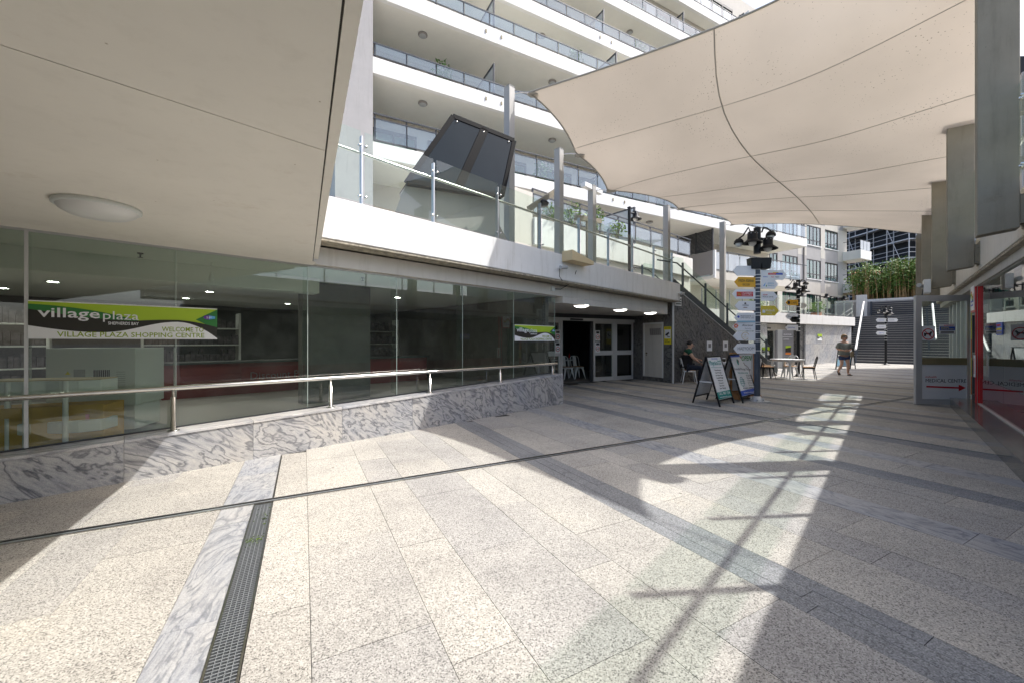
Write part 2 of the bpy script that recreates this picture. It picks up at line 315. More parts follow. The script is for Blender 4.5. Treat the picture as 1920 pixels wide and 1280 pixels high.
# ------------------------------------------------------------------ object helpers
WM = {}
def link(o, parent, M):
    col.objects.link(o); o.parent = parent
    o.matrix_basis = (WM[parent].inverted() @ M) if parent is not None else M
    WM[o] = M.copy(); return o
def tag(o, label=None, cat=None, group=None, kind=None):
    if label: o['label'] = label
    if cat: o['category'] = cat
    if group: o['group'] = group
    if kind: o['kind'] = kind
    return o
def thing(name, loc, label, cat, group=None, M=None):
    o = bpy.data.objects.new(name, None); o.empty_display_size = .2
    link(o, None, M if M is not None else Matrix.Translation(Vector(loc)))
    return tag(o, label, cat, group)
class MB:
    def __init__(s): s.v = []; s.f = []; s.sm = []
    def add(s, vs, fs, smooth=False):
        n = len(s.v); s.v += [Vector(q) for q in vs]
        for f in fs: s.f.append([n+i for i in f]); s.sm.append(smooth)
        return s
    def box(s, F, x0, x1, y0, y1, z0, z1):
        vs = [F.p(x, y, z) for z in (z0, z1) for x, y in ((x0, y0), (x1, y0), (x1, y1), (x0, y1))]
        return s.add(vs, [(0, 3, 2, 1), (4, 5, 6, 7), (0, 1, 5, 4), (1, 2, 6, 5), (2, 3, 7, 6), (3, 0, 4, 7)])
    def prism(s, pts, d):
        n = len(pts); d = Vector(d); a = [Vector(q) for q in pts]; b = [q+d for q in a]
        return s.add(a+b, [list(range(n))[::-1], [n+i for i in range(n)]]+[(i, (i+1) % n, n+(i+1) % n, n+i) for i in range(n)])
    def hexa(s, a, b):  # two quads
        return s.add(list(a)+list(b), [(3, 2, 1, 0), (4, 5, 6, 7), (0, 1, 5, 4), (1, 2, 6, 5), (2, 3, 7, 6), (3, 0, 4, 7)])
    def bar(s, a, b, w, h=None, up=Z):
        a = Vector(a); b = Vector(b); d = (b-a).normalized(); h = h or w
        sx = d.cross(Vector(up))
        if sx.length < 1e-4: sx = Vector((1, 0, 0))
        sx.normalize(); sy = sx.cross(d).normalized()
        A = [a+sx*i*w/2+sy*j*h/2 for i, j in ((-1, -1), (1, -1), (1, 1), (-1, 1))]
        B = [q+(b-a) for q in A]; return s.hexa(A, B)
    def tube(s, pts, r, n=8, closed=False, caps=True, smooth=True):
        pts = [Vector(q) for q in pts]; m = len(pts); rr = r if isinstance(r, (list, tuple)) else [r]*m
        rings = []; prev = None
        for i in range(m):
            if closed: d = pts[(i+1) % m]-pts[i-1]
            else: d = pts[min(i+1, m-1)]-pts[max(i-1, 0)]
            d.normalize()
            if prev is None:
                a = d.cross(Z); 
                if a.length < 1e-3: a = d.cross(Vector((1, 0, 0)))
            else: a = prev-d*prev.dot(d)
            a.normalize(); prev = a; b = d.cross(a)
            rings.append([pts[i]+(a*math.cos(k*2*math.pi/n)+b*math.sin(k*2*math.pi/n))*rr[i] for k in range(n)])
        vs = [q for g in rings for q in g]; fs = []
        for i in range(m if closed else m-1):
            j = (i+1) % m
            for k in range(n): fs.append((i*n+k, i*n+(k+1) % n, j*n+(k+1) % n, j*n+k))
        s.add(vs, fs, smooth)
        if caps and not closed:
            s.add(rings[0], [list(range(n))[::-1]]); s.add(rings[-1], [list(range(n))])
        return s
    def lathe(s, c, prof, n=16, axis=Z, smooth=True):
        c = Vector(c); ax = Vector(axis).normalized(); a = ax.cross(Vector((1, 0, 0)))
        if a.length < 1e-3: a = ax.cross(Vector((0, 1, 0)))
        a.normalize(); b = ax.cross(a); vs = []; fs = []
        for r, h in prof:
            for k in range(n): vs.append(c+ax*h+(a*math.cos(k*2*math.pi/n)+b*math.sin(k*2*math.pi/n))*max(r, 1e-4))
        for i in range(len(prof)-1):
            for k in range(n): fs.append((i*n+k, i*n+(k+1) % n, (i+1)*n+(k+1) % n, (i+1)*n+k))
        return s.add(vs, fs, smooth)
    def sphere(s, c, r, n=12, m=8, sc=(1, 1, 1)):
        c = Vector(c); vs = []; fs = []
        for i in range(m+1):
            t = math.pi*i/m
            for k in range(n):
                p = 2*math.pi*k/n; vs.append(c+Vector((r*sc[0]*math.sin(t)*math.cos(p), r*sc[1]*math.sin(t)*math.sin(p), r*sc[2]*math.cos(t))))
        for i in range(m):
            for k in range(n): fs.append((i*n+k, (i+1)*n+k, (i+1)*n+(k+1) % n, i*n+(k+1) % n))
        return s.add(vs, fs, True)
    def grid(s, P, smooth=True):
        r = len(P); c = len(P[0]); vs = [q for row in P for q in row]
        return s.add(vs, [(i*c+j, i*c+j+1, (i+1)*c+j+1, (i+1)*c+j) for i in range(r-1) for j in range(c-1)], smooth)
    def xf(s, M):
        s.v = [M @ q for q in s.v]; return s
    def mesh(s, name, mat, off=None, recalc=True):
        me = bpy.data.meshes.new(name); o = off or Vector((0, 0, 0))
        me.from_pydata([tuple(q-o) for q in s.v], [], s.f)
        me.polygons.foreach_set('use_smooth', s.sm)
        if recalc:
            bm = bmesh.new(); bm.from_mesh(me); bmesh.ops.recalc_face_normals(bm, faces=bm.faces); bm.to_mesh(me); bm.free()
        if mat: me.materials.append(MATS[mat])
        me.update(); return me
    def build(s, name, mat, parent=None, bevel=0.0, recalc=True, local=False):
        """link as ONE object; world coordinates unless local (then in the parent's own frame)"""
        if parent is None:
            xs = [q.x for q in s.v]; ys = [q.y for q in s.v]; base = Vector(((min(xs)+max(xs))/2, (min(ys)+max(ys))/2, min(q.z for q in s.v)))
            me = s.mesh(name, mat, base, recalc); M = Matrix.Translation(base)
        elif local: me = s.mesh(name, mat, None, recalc); M = WM[parent].copy()
        else:
            s.xf(WM[parent].inverted()); me = s.mesh(name, mat, None, recalc); M = WM[parent].copy()
        o = bpy.data.objects.new(name, me); link(o, parent, M)
        if bevel:
            b = o.modifiers.new('bevel', 'BEVEL'); b.width = bevel; b.segments = 2; b.limit_method = 'ANGLE'; b.angle_limit = R(35)
        return o
_cubes = {}
def cube_mesh(mat):
    if mat not in _cubes: _cubes[mat] = MB().box(FW, -.5, .5, -.5, .5, 0, 1).mesh('block', mat)
    return _cubes[mat]
def pbox(name, F, x0, x1, y0, y1, z0, z1, mat, parent=None):
    """one box-shaped piece; alike pieces share mesh data"""
    o = bpy.data.objects.new(name, cube_mesh(mat))
    ex, ey, ez = F.ex, F.ey, F.ez
    if ex.cross(ey).dot(ez) < 0: ey = -ey
    m = Matrix.Identity(4)
    for i, (a, l) in enumerate(((ex, abs(x1-x0)), (ey, abs(y1-y0)), (ez, abs(z1-z0)))):
        for j in range(3): m[j][i] = a[j]*l
    m.translation = F.p((x0+x1)/2, (y0+y1)/2, min(z0, z1)); return link(o, parent, m)
def dup(root, M, label=None, group=None):
    D = M @ WM[root].inverted(); out = {}
    def rec(o, par):
        c = o.copy(); link(c, par, D @ WM[o]); out[o] = c
        for ch in kids.get(o, []): rec(ch, c)
        return c
    kids = {}
    for o in list(WM):
        if o.parent is not None: kids.setdefault(o.parent, []).append(o)
    r = rec(root, None)
    if label: r['label'] = label
    if group: r['group'] = group
    return r
def text(body, F, x, z, size, mat, parent, y=.003, width=None, align='LEFT', ext=.0008, shear=0.0, name='lettering', bold=0.0):
    """flat lettering in frame F: x to the reader's right, ez up, ey towards the reader"""
    cu = bpy.data.curves.new(name, 'FONT'); cu.body = body; cu.size = size; cu.align_x = align; cu.extrude = ext; cu.shear = shear; cu.resolution_u = 2; cu.offset = bold*size
    t = bpy.data.objects.new('t', cu); col.objects.link(t); bpy.context.view_layer.update()
    me = bpy.data.meshes.new_from_object(t.evaluated_get(bpy.context.evaluated_depsgraph_get()))
    bpy.data.objects.remove(t); bpy.data.curves.remove(cu); me.name = name
    sx = 1.0
    if width and len(me.vertices):
        xs = [v.co.x for v in me.vertices]; sx = width/max(1e-4, max(xs)-min(xs))
    me.materials.clear(); me.materials.append(MATS[mat])
    m = Matrix.Identity(4)
    for i, a in enumerate((F.ex*sx, F.ez, F.ey)):
        for j in range(3): m[j][i] = a[j]
    m.translation = F.p(x, y, z)
    o = bpy.data.objects.new(name, me); return link(o, parent, m)
def decal(name, F, pts, mat, parent, y=.002, th=.0015):
    return MB().prism([F.p(a, y, b) for a, b in pts], F.ey*th).build(name, mat, parent)
def circle(cx, cz, r, n=24, sx=1.0): return [(cx+r*sx*math.cos(2*math.pi*k/n), cz+r*math.sin(2*math.pi*k/n)) for k in range(n)]
def ring(name, F, cx, cz, r, w, mat, parent, y=.002, a0=0, a1=360, sx=1.0, n=32):
    mb = MB(); full = abs(a1-a0) >= 360; P = []
    for k in range(n+1):
        a = R(a0+(a1-a0)*k/n); P.append([F.p(cx+(r-w/2)*sx*math.cos(a), y, cz+(r-w/2)*math.sin(a)), F.p(cx+(r+w/2)*sx*math.cos(a), y, cz+(r+w/2)*math.sin(a))])
    mb.grid(P, False); return mb.build(name, mat, parent, recalc=False)
def readframe(F):
    """frame for lettering on a facade whose outward normal is F.ey: reader's right is ez x ey... """
    ex = F.ez.cross(-F.ey)*-1
    ex = F.ey.cross(F.ez)*-1
    return ex
def rf(F, x, y, z):
    """reading frame on a facade point: ex to the reader's right, ey towards the reader"""
    return Frame(F.p(x, y, z), F.ez.cross(F.ey), F.ey, F.ez)

# ================================================================== THE SETTING
g = MB(); g.box(FW, -400, 400, -200, 600, -.5, -.03)
tag(g.build('ground', 'joint_dark'), kind='structure')
pave = MB().box(FB, -12, 48, -7, 20, -.0299, -.012).build('plaza_pavement', 'joint_dark'); tag(pave, kind='structure')
COLS = []
def addc(a0, a1, t): COLS.append((a0, a1, t))
def tiles(lst):
    for i in range(len(lst)-1): addc(lst[i], lst[i+1], 't')
def darkband(a0, a1):
    w = (a1-a0)/3
    for i in range(3): addc(a0+i*w, a0+(i+1)*w, 'd')
tiles([-6.0, -5.46, -5.13, -4.6, -4.27, -3.72, -3.4, -2.87, -2.37, -2.04, -1.5]); tiles([-1.5, -1.15, -.61])
addc(-.61, -.38, 'g'); tiles([-.235, .03, .57, .9, 1.45, 1.75, 2.3]); darkband(2.3, 2.65)
tiles([2.65, 3.17, 3.47, 4.02]); addc(4.02, 4.38, 'g'); tiles([4.38, 4.9, 5.25]); darkband(5.25, 5.57)
tiles([5.57, 6.1]); addc(6.1, 6.42, 'g'); tiles([6.42, 6.95, 7.22]); darkband(7.22, 7.54); tiles([7.62, 8.15]); addc(8.15, 8.47, 'g')
tiles([8.47, 9.0, 9.3]); darkband(9.3, 9.62); tiles([9.62, 10.2]); darkband(10.2, 10.5); tiles([10.5, 10.9]); addc(10.9, 11.2, 'g'); tiles([11.2, 11.75, 12.1]); darkband(12.1, 12.42)
a = 12.42; k = 0
while a < 40:
    addc(a, a+.32, 'g') if k % 2 == 0 else darkband(a, a+.32)
    w = .62 if k % 2 else .85
    tiles([a+.32, a+.32+w]); a += .32+w; k += 1
def proj(p):
    if p.y < .25: return None
    return 960+FP*p.x/p.y, 640-FP*(p.z-EYE)/p.y
cand = []
rng = random.Random(3)
for (a0, a1, t) in COLS:
    Ln = {'t': 1.1, 'g': 1.25, 'd': 1.15}[t]
    b = -1.5-rng.random()*Ln
    if abs(a0-.03) < .01: b = 1.87-3*1.08
    if abs(a0-.9) < .01: b = 1.32-3*1.09
    if abs(a0-2.65) < .01: b = 1.345-3*1.1
    while b < 19:
        b1 = b+Ln
        for (s0, s1) in ((b, min(b1, 4.045)), (max(b, 4.135), b1)):
            if s1-s0 < .03: continue
            x0, x1 = a0, a1
            if t == 'g' and a0 == -.61 and s0 > 4.1: x1 = -.25
            pc = FB.p((x0+x1)/2, (s0+s1)/2, 0)
            c = pc.x-pc.y
            ok = (c > -8.25 or (4.0 < a0 < 11.0 and 7.0 < (s0+s1)/2 < 11.0) or a0 > 11.5) and pc.x-.949*pc.y < 2.2 and (s0+s1)/2 < (13.2 if a0 > 11 else 11.2) and pc.y < 31
            if not ok: continue
            vis = False; big = 0
            q = [proj(FB.p(x, y, 0)) for x in (x0, x1) for y in (s0, s1)]
            if all(q):
                xs = [w[0] for w in q]; ys = [w[1] for w in q]
                if max(xs) > -60 and min(xs) < 1980 and min(ys) < 1330:
                    vis = True; big = (max(xs)-min(xs))*(max(ys)-min(ys))
            elif any(q): vis = True; big = 5e4
            if vis: cand.append((big, t, x0, x1, s0, s1))
        b = b1
NAME = {'t': ('paving_slab', 'paving'), 'g': ('marble_slab', 'marble_band'), 'd': ('granite_strip', 'paving_dark')}
for t in 'tgd':
    lst = sorted([c for c in cand if c[1] == t], reverse=True)
    mb = MB()
    for i, (big, _, x0, x1, s0, s1) in enumerate(lst):
        gp = .0015
        zt = rng.uniform(-.0012, .0008)
        if i < 295: pbox(NAME[t][0], FB, x0+gp, x1-gp, s0+gp, s1-gp, -.02, zt, NAME[t][1], pave)
        else: mb.box(FB, x0+gp, x1-gp, s0+gp, s1-gp, -.02, zt)
    if mb.v: tag(mb.build(NAME[t][0]+'_field', NAME[t][1], pave), kind='stuff')

# drain channel across the plaza and the slot that meets it
t = thing('drain_channel', FB.p(5, 4.09, 0), 'long straight steel drain channel running across the plaza paving', 'drain')
for i, (b0, b1) in enumerate(((4.048, 4.058), (4.122, 4.132))): pbox('steel_edge', FB, -3.5, 14.2, b0, b1, -.018, .004, 'stainless', t)
pbox('slot', FB, -3.5, 14.2, 4.059, 4.121, -.018, -.010, 'black_metal', t)
pbox('centre_strip', FB, -3.5, 14.2, 4.078, 4.098, -.0095, .001, 'brushed_grey', t)
t = thing('slot_drain', FB.p(7.58, 8, 0), 'narrow dark slot drain meeting the steel drain channel', 'drain')
for (a0, a1) in ((7.545, 7.553), (7.607, 7.615)): pbox('steel_edge', FB, a0, a1, 1.2, 10.9, -.018, .002, 'brushed_grey', t)
pbox('slot', FB, 7.554, 7.606, 1.2, 10.9, -.018, -.011, 'black_metal', t)
# grate in the foreground
t = thing('drain_grate', FB.p(-.31, 2, 0), 'long black and steel floor grate beside the marble paving band', 'drain grate')
for (a0, a1) in ((-.378, -.368), (-.247, -.237)): pbox('frame', FB, a0, a1, -.6, 4.03, -.02, .003, 'stainless', t)
pbox('frame', FB, -.368, -.247, 4.02, 4.03, -.02, .003, 'stainless', t)
pbox('pit', FB, -.366, -.249, -.6, 4.02, -.02, -.0115, 'black_metal', t)
mb = MB(); b = -.55
while b < 4.01:
    mb.box(FB, -.367, -.248, b, b+.006, -.011, .001); b += .021
for k in range(1, 5): mb.box(FB, -.368+k*.0242-.0015, -.368+k*.0242+.0015, -.59, 4.015, -.0105, .0005)
tag(mb.build('grate_bars', 'brushed_grey', t), kind='stuff')
mb = MB(); rg = random.Random(5)
for k in range(60):
    a_ = rg.uniform(-.36, -.25); b_ = rg.choice([rg.gauss(3.7, .12), rg.gauss(3.3, .05)])
    if b_ > 4.0: continue
    c = FB.p(a_, b_, .002); r_ = rg.uniform(.004, .010)
    for j in range(3):
        d = Vector((rg.uniform(-1, 1), rg.uniform(-1, 1), rg.uniform(.2, .9)))*r_; e = Vector((rg.uniform(-1, 1), rg.uniform(-1, 1), .2))*r_
        mb.add([c, c+d, c+d+e, c+e], [(0, 1, 2, 3)])
tag(mb.build('moss_tufts', 'moss', t, recalc=False), kind='stuff')

# ================================================================== LEFT SHOP FRONT
def capz(s): return .422+.0356*s
S_END = 7.14
wall = thing('low_marble_wall', FL.p(3, -.15, 0), 'low sloping grey veined marble wall under the left shop glass', 'wall')
xs = [-3.0, -2.0, -1.0, .05, 1.15, 2.2, 3.3, 4.35, 5.4, 6.35, S_END]
for i in range(len(xs)-1):
    x0, x1 = xs[i]+.0015, xs[i+1]-.0015
    A = [FL.p(x0, 0, -.02), FL.p(x1, 0, -.02), FL.p(x1, 0, capz(x1)-.032), FL.p(x0, 0, capz(x0)-.032)]
    MB().prism(A, -FL.ey*.03).build('marble_panel', 'marble_wall', wall)
    A = [FL.p(x0, .012, capz(x0)-.03), FL.p(x1, .012, capz(x1)-.03), FL.p(x1, .012, capz(x1)), FL.p(x0, .012, capz(x0))]
    MB().prism(A, -FL.ey*.36).build('cap_slab', 'marble_cap', wall, bevel=.003)
A = [FL.p(S_END, -.001, -.02), FL.p(S_END, -.34, -.02), FL.p(S_END, -.34, capz(S_END)-.032), FL.p(S_END, -.001, capz(S_END)-.032)]
MB().prism(A, FL.ex*.02).build('end_panel', 'marble_wall', wall)
MB().prism([FL.p(-3, -.031, -.02), FL.p(S_END-.002, -.031, -.02), FL.p(S_END-.002, -.031, capz(S_END)-.034), FL.p(-3, -.031, capz(-3)-.034)], -FL.ey*.3).build('core', 'grey_render', wall)

GY = yl(-8.22)
shop = thing('shop_window', FL.p(3, GY, .4), 'long frameless dark glass shop window above the low marble wall', 'shop window')
js = [-3.2, -1.9, sl(52, -8.22), sl(330, -8.22), sl(577, -8.22), sl(744, -8.22), 4.52, sl(963, -8.22), sl(1040, -8.22)]
for i in range(len(js)-1):
    x0, x1 = js[i]+.003, js[i+1]-.003
    A = [FL.p(x0, GY, capz(x0)+.012), FL.p(x1, GY, capz(x1)+.012), FL.p(x1, GY, 2.425), FL.p(x0, GY, 2.425)]
    MB().prism(A, -FL.ey*.012).build('glass_pane', 'shop_glass', shop)
    pbox('glass_fin', FL, js[i]-.006, js[i]+.006, GY-.19, GY-.016, capz(js[i])+.03, 2.42, 'balustrade_glass', shop)
    MB().prism([FL.p(x0-.003, GY+.02, capz(x0)+.001), FL.p(x1+.003, GY+.02, capz(x1)+.001), FL.p(x1+.003, GY+.02, capz(x1)+.011), FL.p(x0-.003, GY+.02, capz(x0)+.011)], -FL.ey*.05).build('sill_channel', 'dark_frame', shop)
for x in js[1:]: pbox('silicone_joint', FL, x-.0028, x+.0028, GY-.011, GY+.001, capz(x)+.013, 2.424, 'silicone_joint', shop)
pbox('head_channel', FL, -3.2, js[-1]+.02, GY-.03, GY+.02, 2.426, 2.448, 'aluminium', shop)
pbox('mullion', FL, js[2]-.02, js[2]+.005, GY+.001, GY+.02, capz(js[2])+.012, 2.425, 'aluminium', shop)

rail = thing('wall_handrail', FL.p(3, -.1, .5), 'round stainless steel handrail on posts along the marble wall', 'handrail')
HY = yl(-7.95)
MB().tube([FL.p(-3.2, HY, .9), FL.p(7.02, HY, .9), FL.p(7.06, HY, .9)], .025, 16).build('rail', 'stainless', rail)
for px in (-260, 325, 620, 806, 938, 1036):
    s = sl(px, -7.95); z0 = capz(s)
    p = MB().lathe(FL.p(s, HY, z0), [(.0, .001), (.024, .001), (.024, .001), (.024, .80-z0), (.012, .80-z0+.004), (.012, .88-z0), (0, .88-z0)], 14).build('post', 'stainless', rail)
    MB().lathe(FL.p(s, HY, z0), [(0, .001), (.055, .001), (.055, .007), (.026, .011), (.026, .001)], 18).build('base_flange', 'stainless', p)

# ---------------- welcome banners
def curve_pts(f, n=28, x0=0.0, x1=1.0): return [(x0+(x1-x0)*i/n, f(x0+(x1-x0)*i/n)) for i in range(n+1)]
def banner(x0, x1, z0, z1, label, grp):
    w = x1-x0; h = z1-z0
    t = thing('welcome_banner', FL.p((x0+x1)/2, GY+.02, z0), label, 'banner', grp)
    F = rf(FL, x0, GY+.014, z0)
    pbox('board', F, 0, w, 0, .006, 0, h, 'white_board', t)
    S = lambda pts: [(a*w, b*h) for a, b in pts]
    lim = lambda a: .345-.16*math.sin(math.pi*min(1, a/.62)*1.0)*1.0 if a < .33 else (.185+.345*(.5-.5*math.cos(math.pi*(a-.33)/.42)) if a < .75 else .53-.50*((a-.75)/.25)**1.9)
    black_top = lambda a: .70-.46*a/.2*.28 if a < 0 else (.74-.40*math.sin(math.pi*.5*min(1, a/.55))+ (0 if a < .55 else .0))
    low = curve_pts(lim)
    # lime field, dark green swoosh, black swoosh, white wave
    decal('lime_field', F, S([(0, .97), (1, .97), (1, .30), (.0, .45)]), 'lime', t, y=.0065)
    gtop = lambda a: .90-.03*a-(.42*(a/.58)**2 if a < .58 else .42)
    decal('green_swoosh', F, S([(0, .40)]+curve_pts(gtop, 20, 0, .58)+[(.58, .40)][::1]), 'dark_green', t, y=.0085)
    decal('green_corner', F, S([(.86, .62), (1, .97), (1, .3)]), 'dark_green', t, y=.0085)
    btop = lambda a: .77-.24*math.sin(math.pi/2*min(1, a/.5)) if a < .5 else (.53+.06*math.sin(math.pi/2*min(1, (a-.5)/.25)) if a < .75 else .59-.20*((a-.75)/.25)**1.6)
    decal('black_swoosh', F, S(curve_pts(btop, 28)+[(1, .02)]+low[::-1]), 'sign_black', t, y=.0105)
    decal('white_wave', F, S([(0, .01), (1, .01)]+low[::-1]), 'white_board', t, y=.0125)
    text('village', F, .042*w, .575*h, .36*h, 'white_board', t, y=.0145, width=.285*w, ext=.001, bold=.012)
    text('plaza', F, .335*w, .555*h, .34*h, 'white_board', t, y=.0145, width=.185*w, ext=.001)
    text('SHEPHERDS BAY', F, .365*w, .405*h, .12*h, 'white_board', t, y=.0145, width=.16*w, bold=.012)
    text('WELCOME TO', F, .655*w, .235*h, .20*h, 'olive_text', t, y=.0145, width=.255*w, bold=.012)
    text('VILLAGE PLAZA SHOPPING CENTRE', F, .125*w, .055*h, .20*h, 'olive_text', t, y=.0145, width=.79*w, bold=.012)
    decal('oval_emblem', F, circle(.942*w, .70*h, .07*h, 20, 1.9), 'purple_ink', t, y=.0145)
    decal('emblem_half', F, [(.945*w, .76*h), (.985*w, .74*h), (.985*w, .66*h), (.945*w, .64*h)], 'sky_ink', t, y=.0163)
    text('SP', F, .925*w, .665*h, .09*h, 'white_board', t, y=.0180, width=.035*w)
banner(js[2]+.004, sl(407, -8.2), 1.425, 1.785, 'large lime and black village plaza welcome banner at left end of shop glass', 'plaza welcome banners')
banner(js[7]+.01, js[8]-.02, 1.41, 1.75, 'lime and black village plaza welcome banner beside the shop entrance', 'plaza welcome banners')

# ---------------- walkway above the shop (upstand, lip, beam)
UPY = yl(-7.55); BMY = yl(-8.08)
S2 = 13.25
deck = thing('walkway', FL.p(5, -.4, 2.44), 'white rendered upper walkway slab edge above the left shops', 'walkway')
MB().box(FL, -4.0, S2, UPY-.2, UPY, 2.74, 3.3).build('upstand', 'white_render', deck, bevel=.01)
MB().box(FL, -4.0, S2, UPY-.30, UPY-.012, 2.70, 2.738).build('drip_lip', 'dirty_lip', deck, bevel=.008)
MB().box(FL, -4.0, S2-.12, BMY-.25, BMY, 2.45, 2.698).build('beam', 'cream_render', deck, bevel=.006)
MB().box(FL, S_END+.25, S2-.12, BMY-.252, BMY+.002, 2.30, 2.449).build('beam_drop', 'cream_render', deck, bevel=.006)
MB().box(FL, -6.0, S2-.02, -9.5, UPY-.21, 2.75, 3.2).build('deck_slab', 'grey_render', deck)

# ---------------- glass balustrade on the walkway
def balustrade(F, y, xs, z0, z1, label, gmat='balustrade_glass', rail_y=-.07, rail_z=.78, group=None, rail_on=True):
    t = thing('glass_balustrade', F.p((xs[0]+xs[-1])/2, y, z0), label, 'balustrade', group)
    for i in range(len(xs)-1):
        pbox('glass_pane', F, xs[i]+.03, xs[i+1]-.03, y-.006, y+.006, z0+.06, z1, gmat, t)
    for x in xs:
        p = pbox('post', F, x-.012, x+.012, y-.075, y-.012, z0-.12, z1-.05, 'brushed_grey', t)
        for dz in (.14, z1-z0-.2):
            for dx in (-.045, .045):
                MB().lathe(F.p(x+dx, y-.012, z0+dz), [(0, -.01), (.016, -.01), (.016, .03), (0, .034)], 8, axis=F.ey).build('clamp', 'stainless', p)
    if rail_on:
        MB().tube([F.p(xs[0]-.1, y+rail_y, z0+rail_z), F.p(xs[-1]+.02, y+rail_y, z0+rail_z)], .024, 12).build('handrail', 'stainless', t)
    return t
bx = [-1.2, .05, 1.25]+[sl(p, -7.7) for p in (680, 815, 935, 1015, 1088, 1143, 1188, 1228, 1262)]
balustrade(FL, yl(-7.7), bx, 3.3, 4.36, 'clear glass balustrade with steel posts above the left shops')

# ---------------- overhanging soffit above the viewer
sof = thing('canopy', FB.p(-1.5, 3, 2.45), 'broad beige flat soffit of an overhanging canopy at top left', 'canopy')
def clipped(b_of_a, a0, a1, z0, z1, name, mat, bev=0):
    n = 1
    P = [FB.p(a0, -6, z0), FB.p(a1, -6, z0), FB.p(a1, b_of_a(a1), z0), FB.p(a0, b_of_a(a0), z0)]
    return MB().prism(P, Z*(z1-z0)).build(name, mat, sof, bevel=bev)
def lineb(c):  # b of the line X-Y=c at given a
    # a,b -> X = a*U.x+b*V.x ; Y = a*U.y+b*V.y ; X-Y=c
    return lambda a: (c-a*(U.x-U.y))/(V.x-V.y)
far = lineb(-8.05); mid = lineb(-3.22)
# two soffit panels parted by the joint that runs with the shop glass
P = lambda a, b, z: FB.p(a, b, z)
jn = .0035
MB().prism([P(-9, mid(-9)+jn, 2.452), P(.105, mid(.105)+jn, 2.452), P(.105, far(.105), 2.452), P(-9, far(-9), 2.452)], Z*.05).build('soffit_panel', 'beige_soffit', sof)
MB().prism([P(-9, -6, 2.452), P(.105, -6, 2.452), P(.105, mid(.105)-jn, 2.452), P(-9, mid(-9)-jn, 2.452)], Z*.05).build('soffit_panel', 'beige_soffit', sof)
MB().prism([P(-9, -6, 2.505), P(.10, -6, 2.505), P(.10, far(.10), 2.505), P(-9, far(-9), 2.505)], Z*.6).build('slab', 'grey_render', sof)
# cornice cove against the shop head
MB().prism([FL.p(-3.4, BMY+.001, 2.449), FL.p(-3.4, BMY+.16, 2.4515), FL.p(-3.4, BMY+.05, 2.436), FL.p(-3.4, BMY+.001, 2.432)], FL.ex*(3.4+sl(588, -8.02))).build('cornice', 'beige_soffit', sof)
# edge trim: dark gap, then the speckled edge strip with a ragged outer edge
MB().box(FB, .106, .112, -6, far(.11)-.15, 2.456, 2.51).build('shadow_gap', 'joint_dark', sof)
rg = random.Random(11); top = []; bot = []
b = -2.0; pts = []
while b < far(.15)-.35: pts.append(b); b += .012
row0 = [P(.113, b, 2.449) for b in pts]; row1 = [P(.163+rg.uniform(-.0006, .0006), b, 2.449) for b in pts]; row2 = [q+Z*.16 for q in row1]; row3 = [q+Z*.16 for q in row0]
MB().grid([row0, row1, row2, row3, row0], False).build('edge_strip', 'beige_speckle' if 'beige_speckle' in MATS else 'beige_soffit', sof)

def oyster(F_or_p, r, label, lit=False, group=None, name='ceiling_light', mat=None):
    p = Vector(F_or_p)
    t = thing(name, p, label, 'ceiling light', group)
    MB().lathe(p, [(0, 0), (r*1.0, 0), (r*1.0, -r*.10), (r*.93, -r*.13), (r*.90, -r*.12)], 28).build('base', 'white_plastic', t)
    MB().lathe(p, [(r*.92, -r*.12), (r*.86, -r*.22), (r*.66, -r*.33), (r*.36, -r*.39), (0, -r*.41)], 28).build('diffuser', mat or ('lamp_lit' if lit else 'oyster'), t)
    return t
oyster(gnd(185, 386, 2.451), .25, 'round white oyster light on the beige soffit above the shop window')

# ---------------- shop interior behind the glass
room = MB()
IN = Frame(FL.o, FL.ex, -FL.ey)   # y now runs into the shop
yi = -GY
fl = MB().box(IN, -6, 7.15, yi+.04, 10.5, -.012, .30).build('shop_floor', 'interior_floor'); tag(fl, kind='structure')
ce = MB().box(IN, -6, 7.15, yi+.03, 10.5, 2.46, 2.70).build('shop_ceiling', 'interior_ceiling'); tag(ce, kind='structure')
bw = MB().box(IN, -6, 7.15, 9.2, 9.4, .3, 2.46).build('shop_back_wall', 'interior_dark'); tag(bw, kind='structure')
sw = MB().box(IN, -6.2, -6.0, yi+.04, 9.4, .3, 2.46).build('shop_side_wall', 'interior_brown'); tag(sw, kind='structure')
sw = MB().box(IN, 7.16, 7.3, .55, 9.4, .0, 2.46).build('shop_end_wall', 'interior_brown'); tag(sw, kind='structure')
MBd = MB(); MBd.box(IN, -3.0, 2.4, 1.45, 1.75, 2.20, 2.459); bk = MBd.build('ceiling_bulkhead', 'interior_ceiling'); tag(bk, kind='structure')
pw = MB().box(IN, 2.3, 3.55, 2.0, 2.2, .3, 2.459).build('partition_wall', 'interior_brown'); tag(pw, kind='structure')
for i, (x, y) in enumerate(((-2.2, 3.3), (-.6, 3.2), (.9, 3.1), (-2.6, 5.2), (-.8, 5.2), (1.4, 5.0), (-1.6, 7.2), (1.2, 7.0), (3.4, 6.8), (4.8, 3.2))):
    t = thing('downlight', IN.p(x, y, 2.455), 'small lit round downlight in the shop ceiling behind the glass', 'downlight', 'shop ceiling downlights')
    MB().lathe(IN.p(x, y, 2.459), [(.07, 0), (.10, 0), (.10, -.012), (.075, -.012)], 18).build('trim', 'white_plastic', t)
    MB().lathe(IN.p(x, y, 2.455), [(0, 0), (.072, 0)], 18).build('bulb', 'downlight_lit', t)
t = thing('ceiling_bulb', IN.p(.9, 1.1, 2.3), 'bare light bulb hanging under the shop ceiling', 'light bulb')
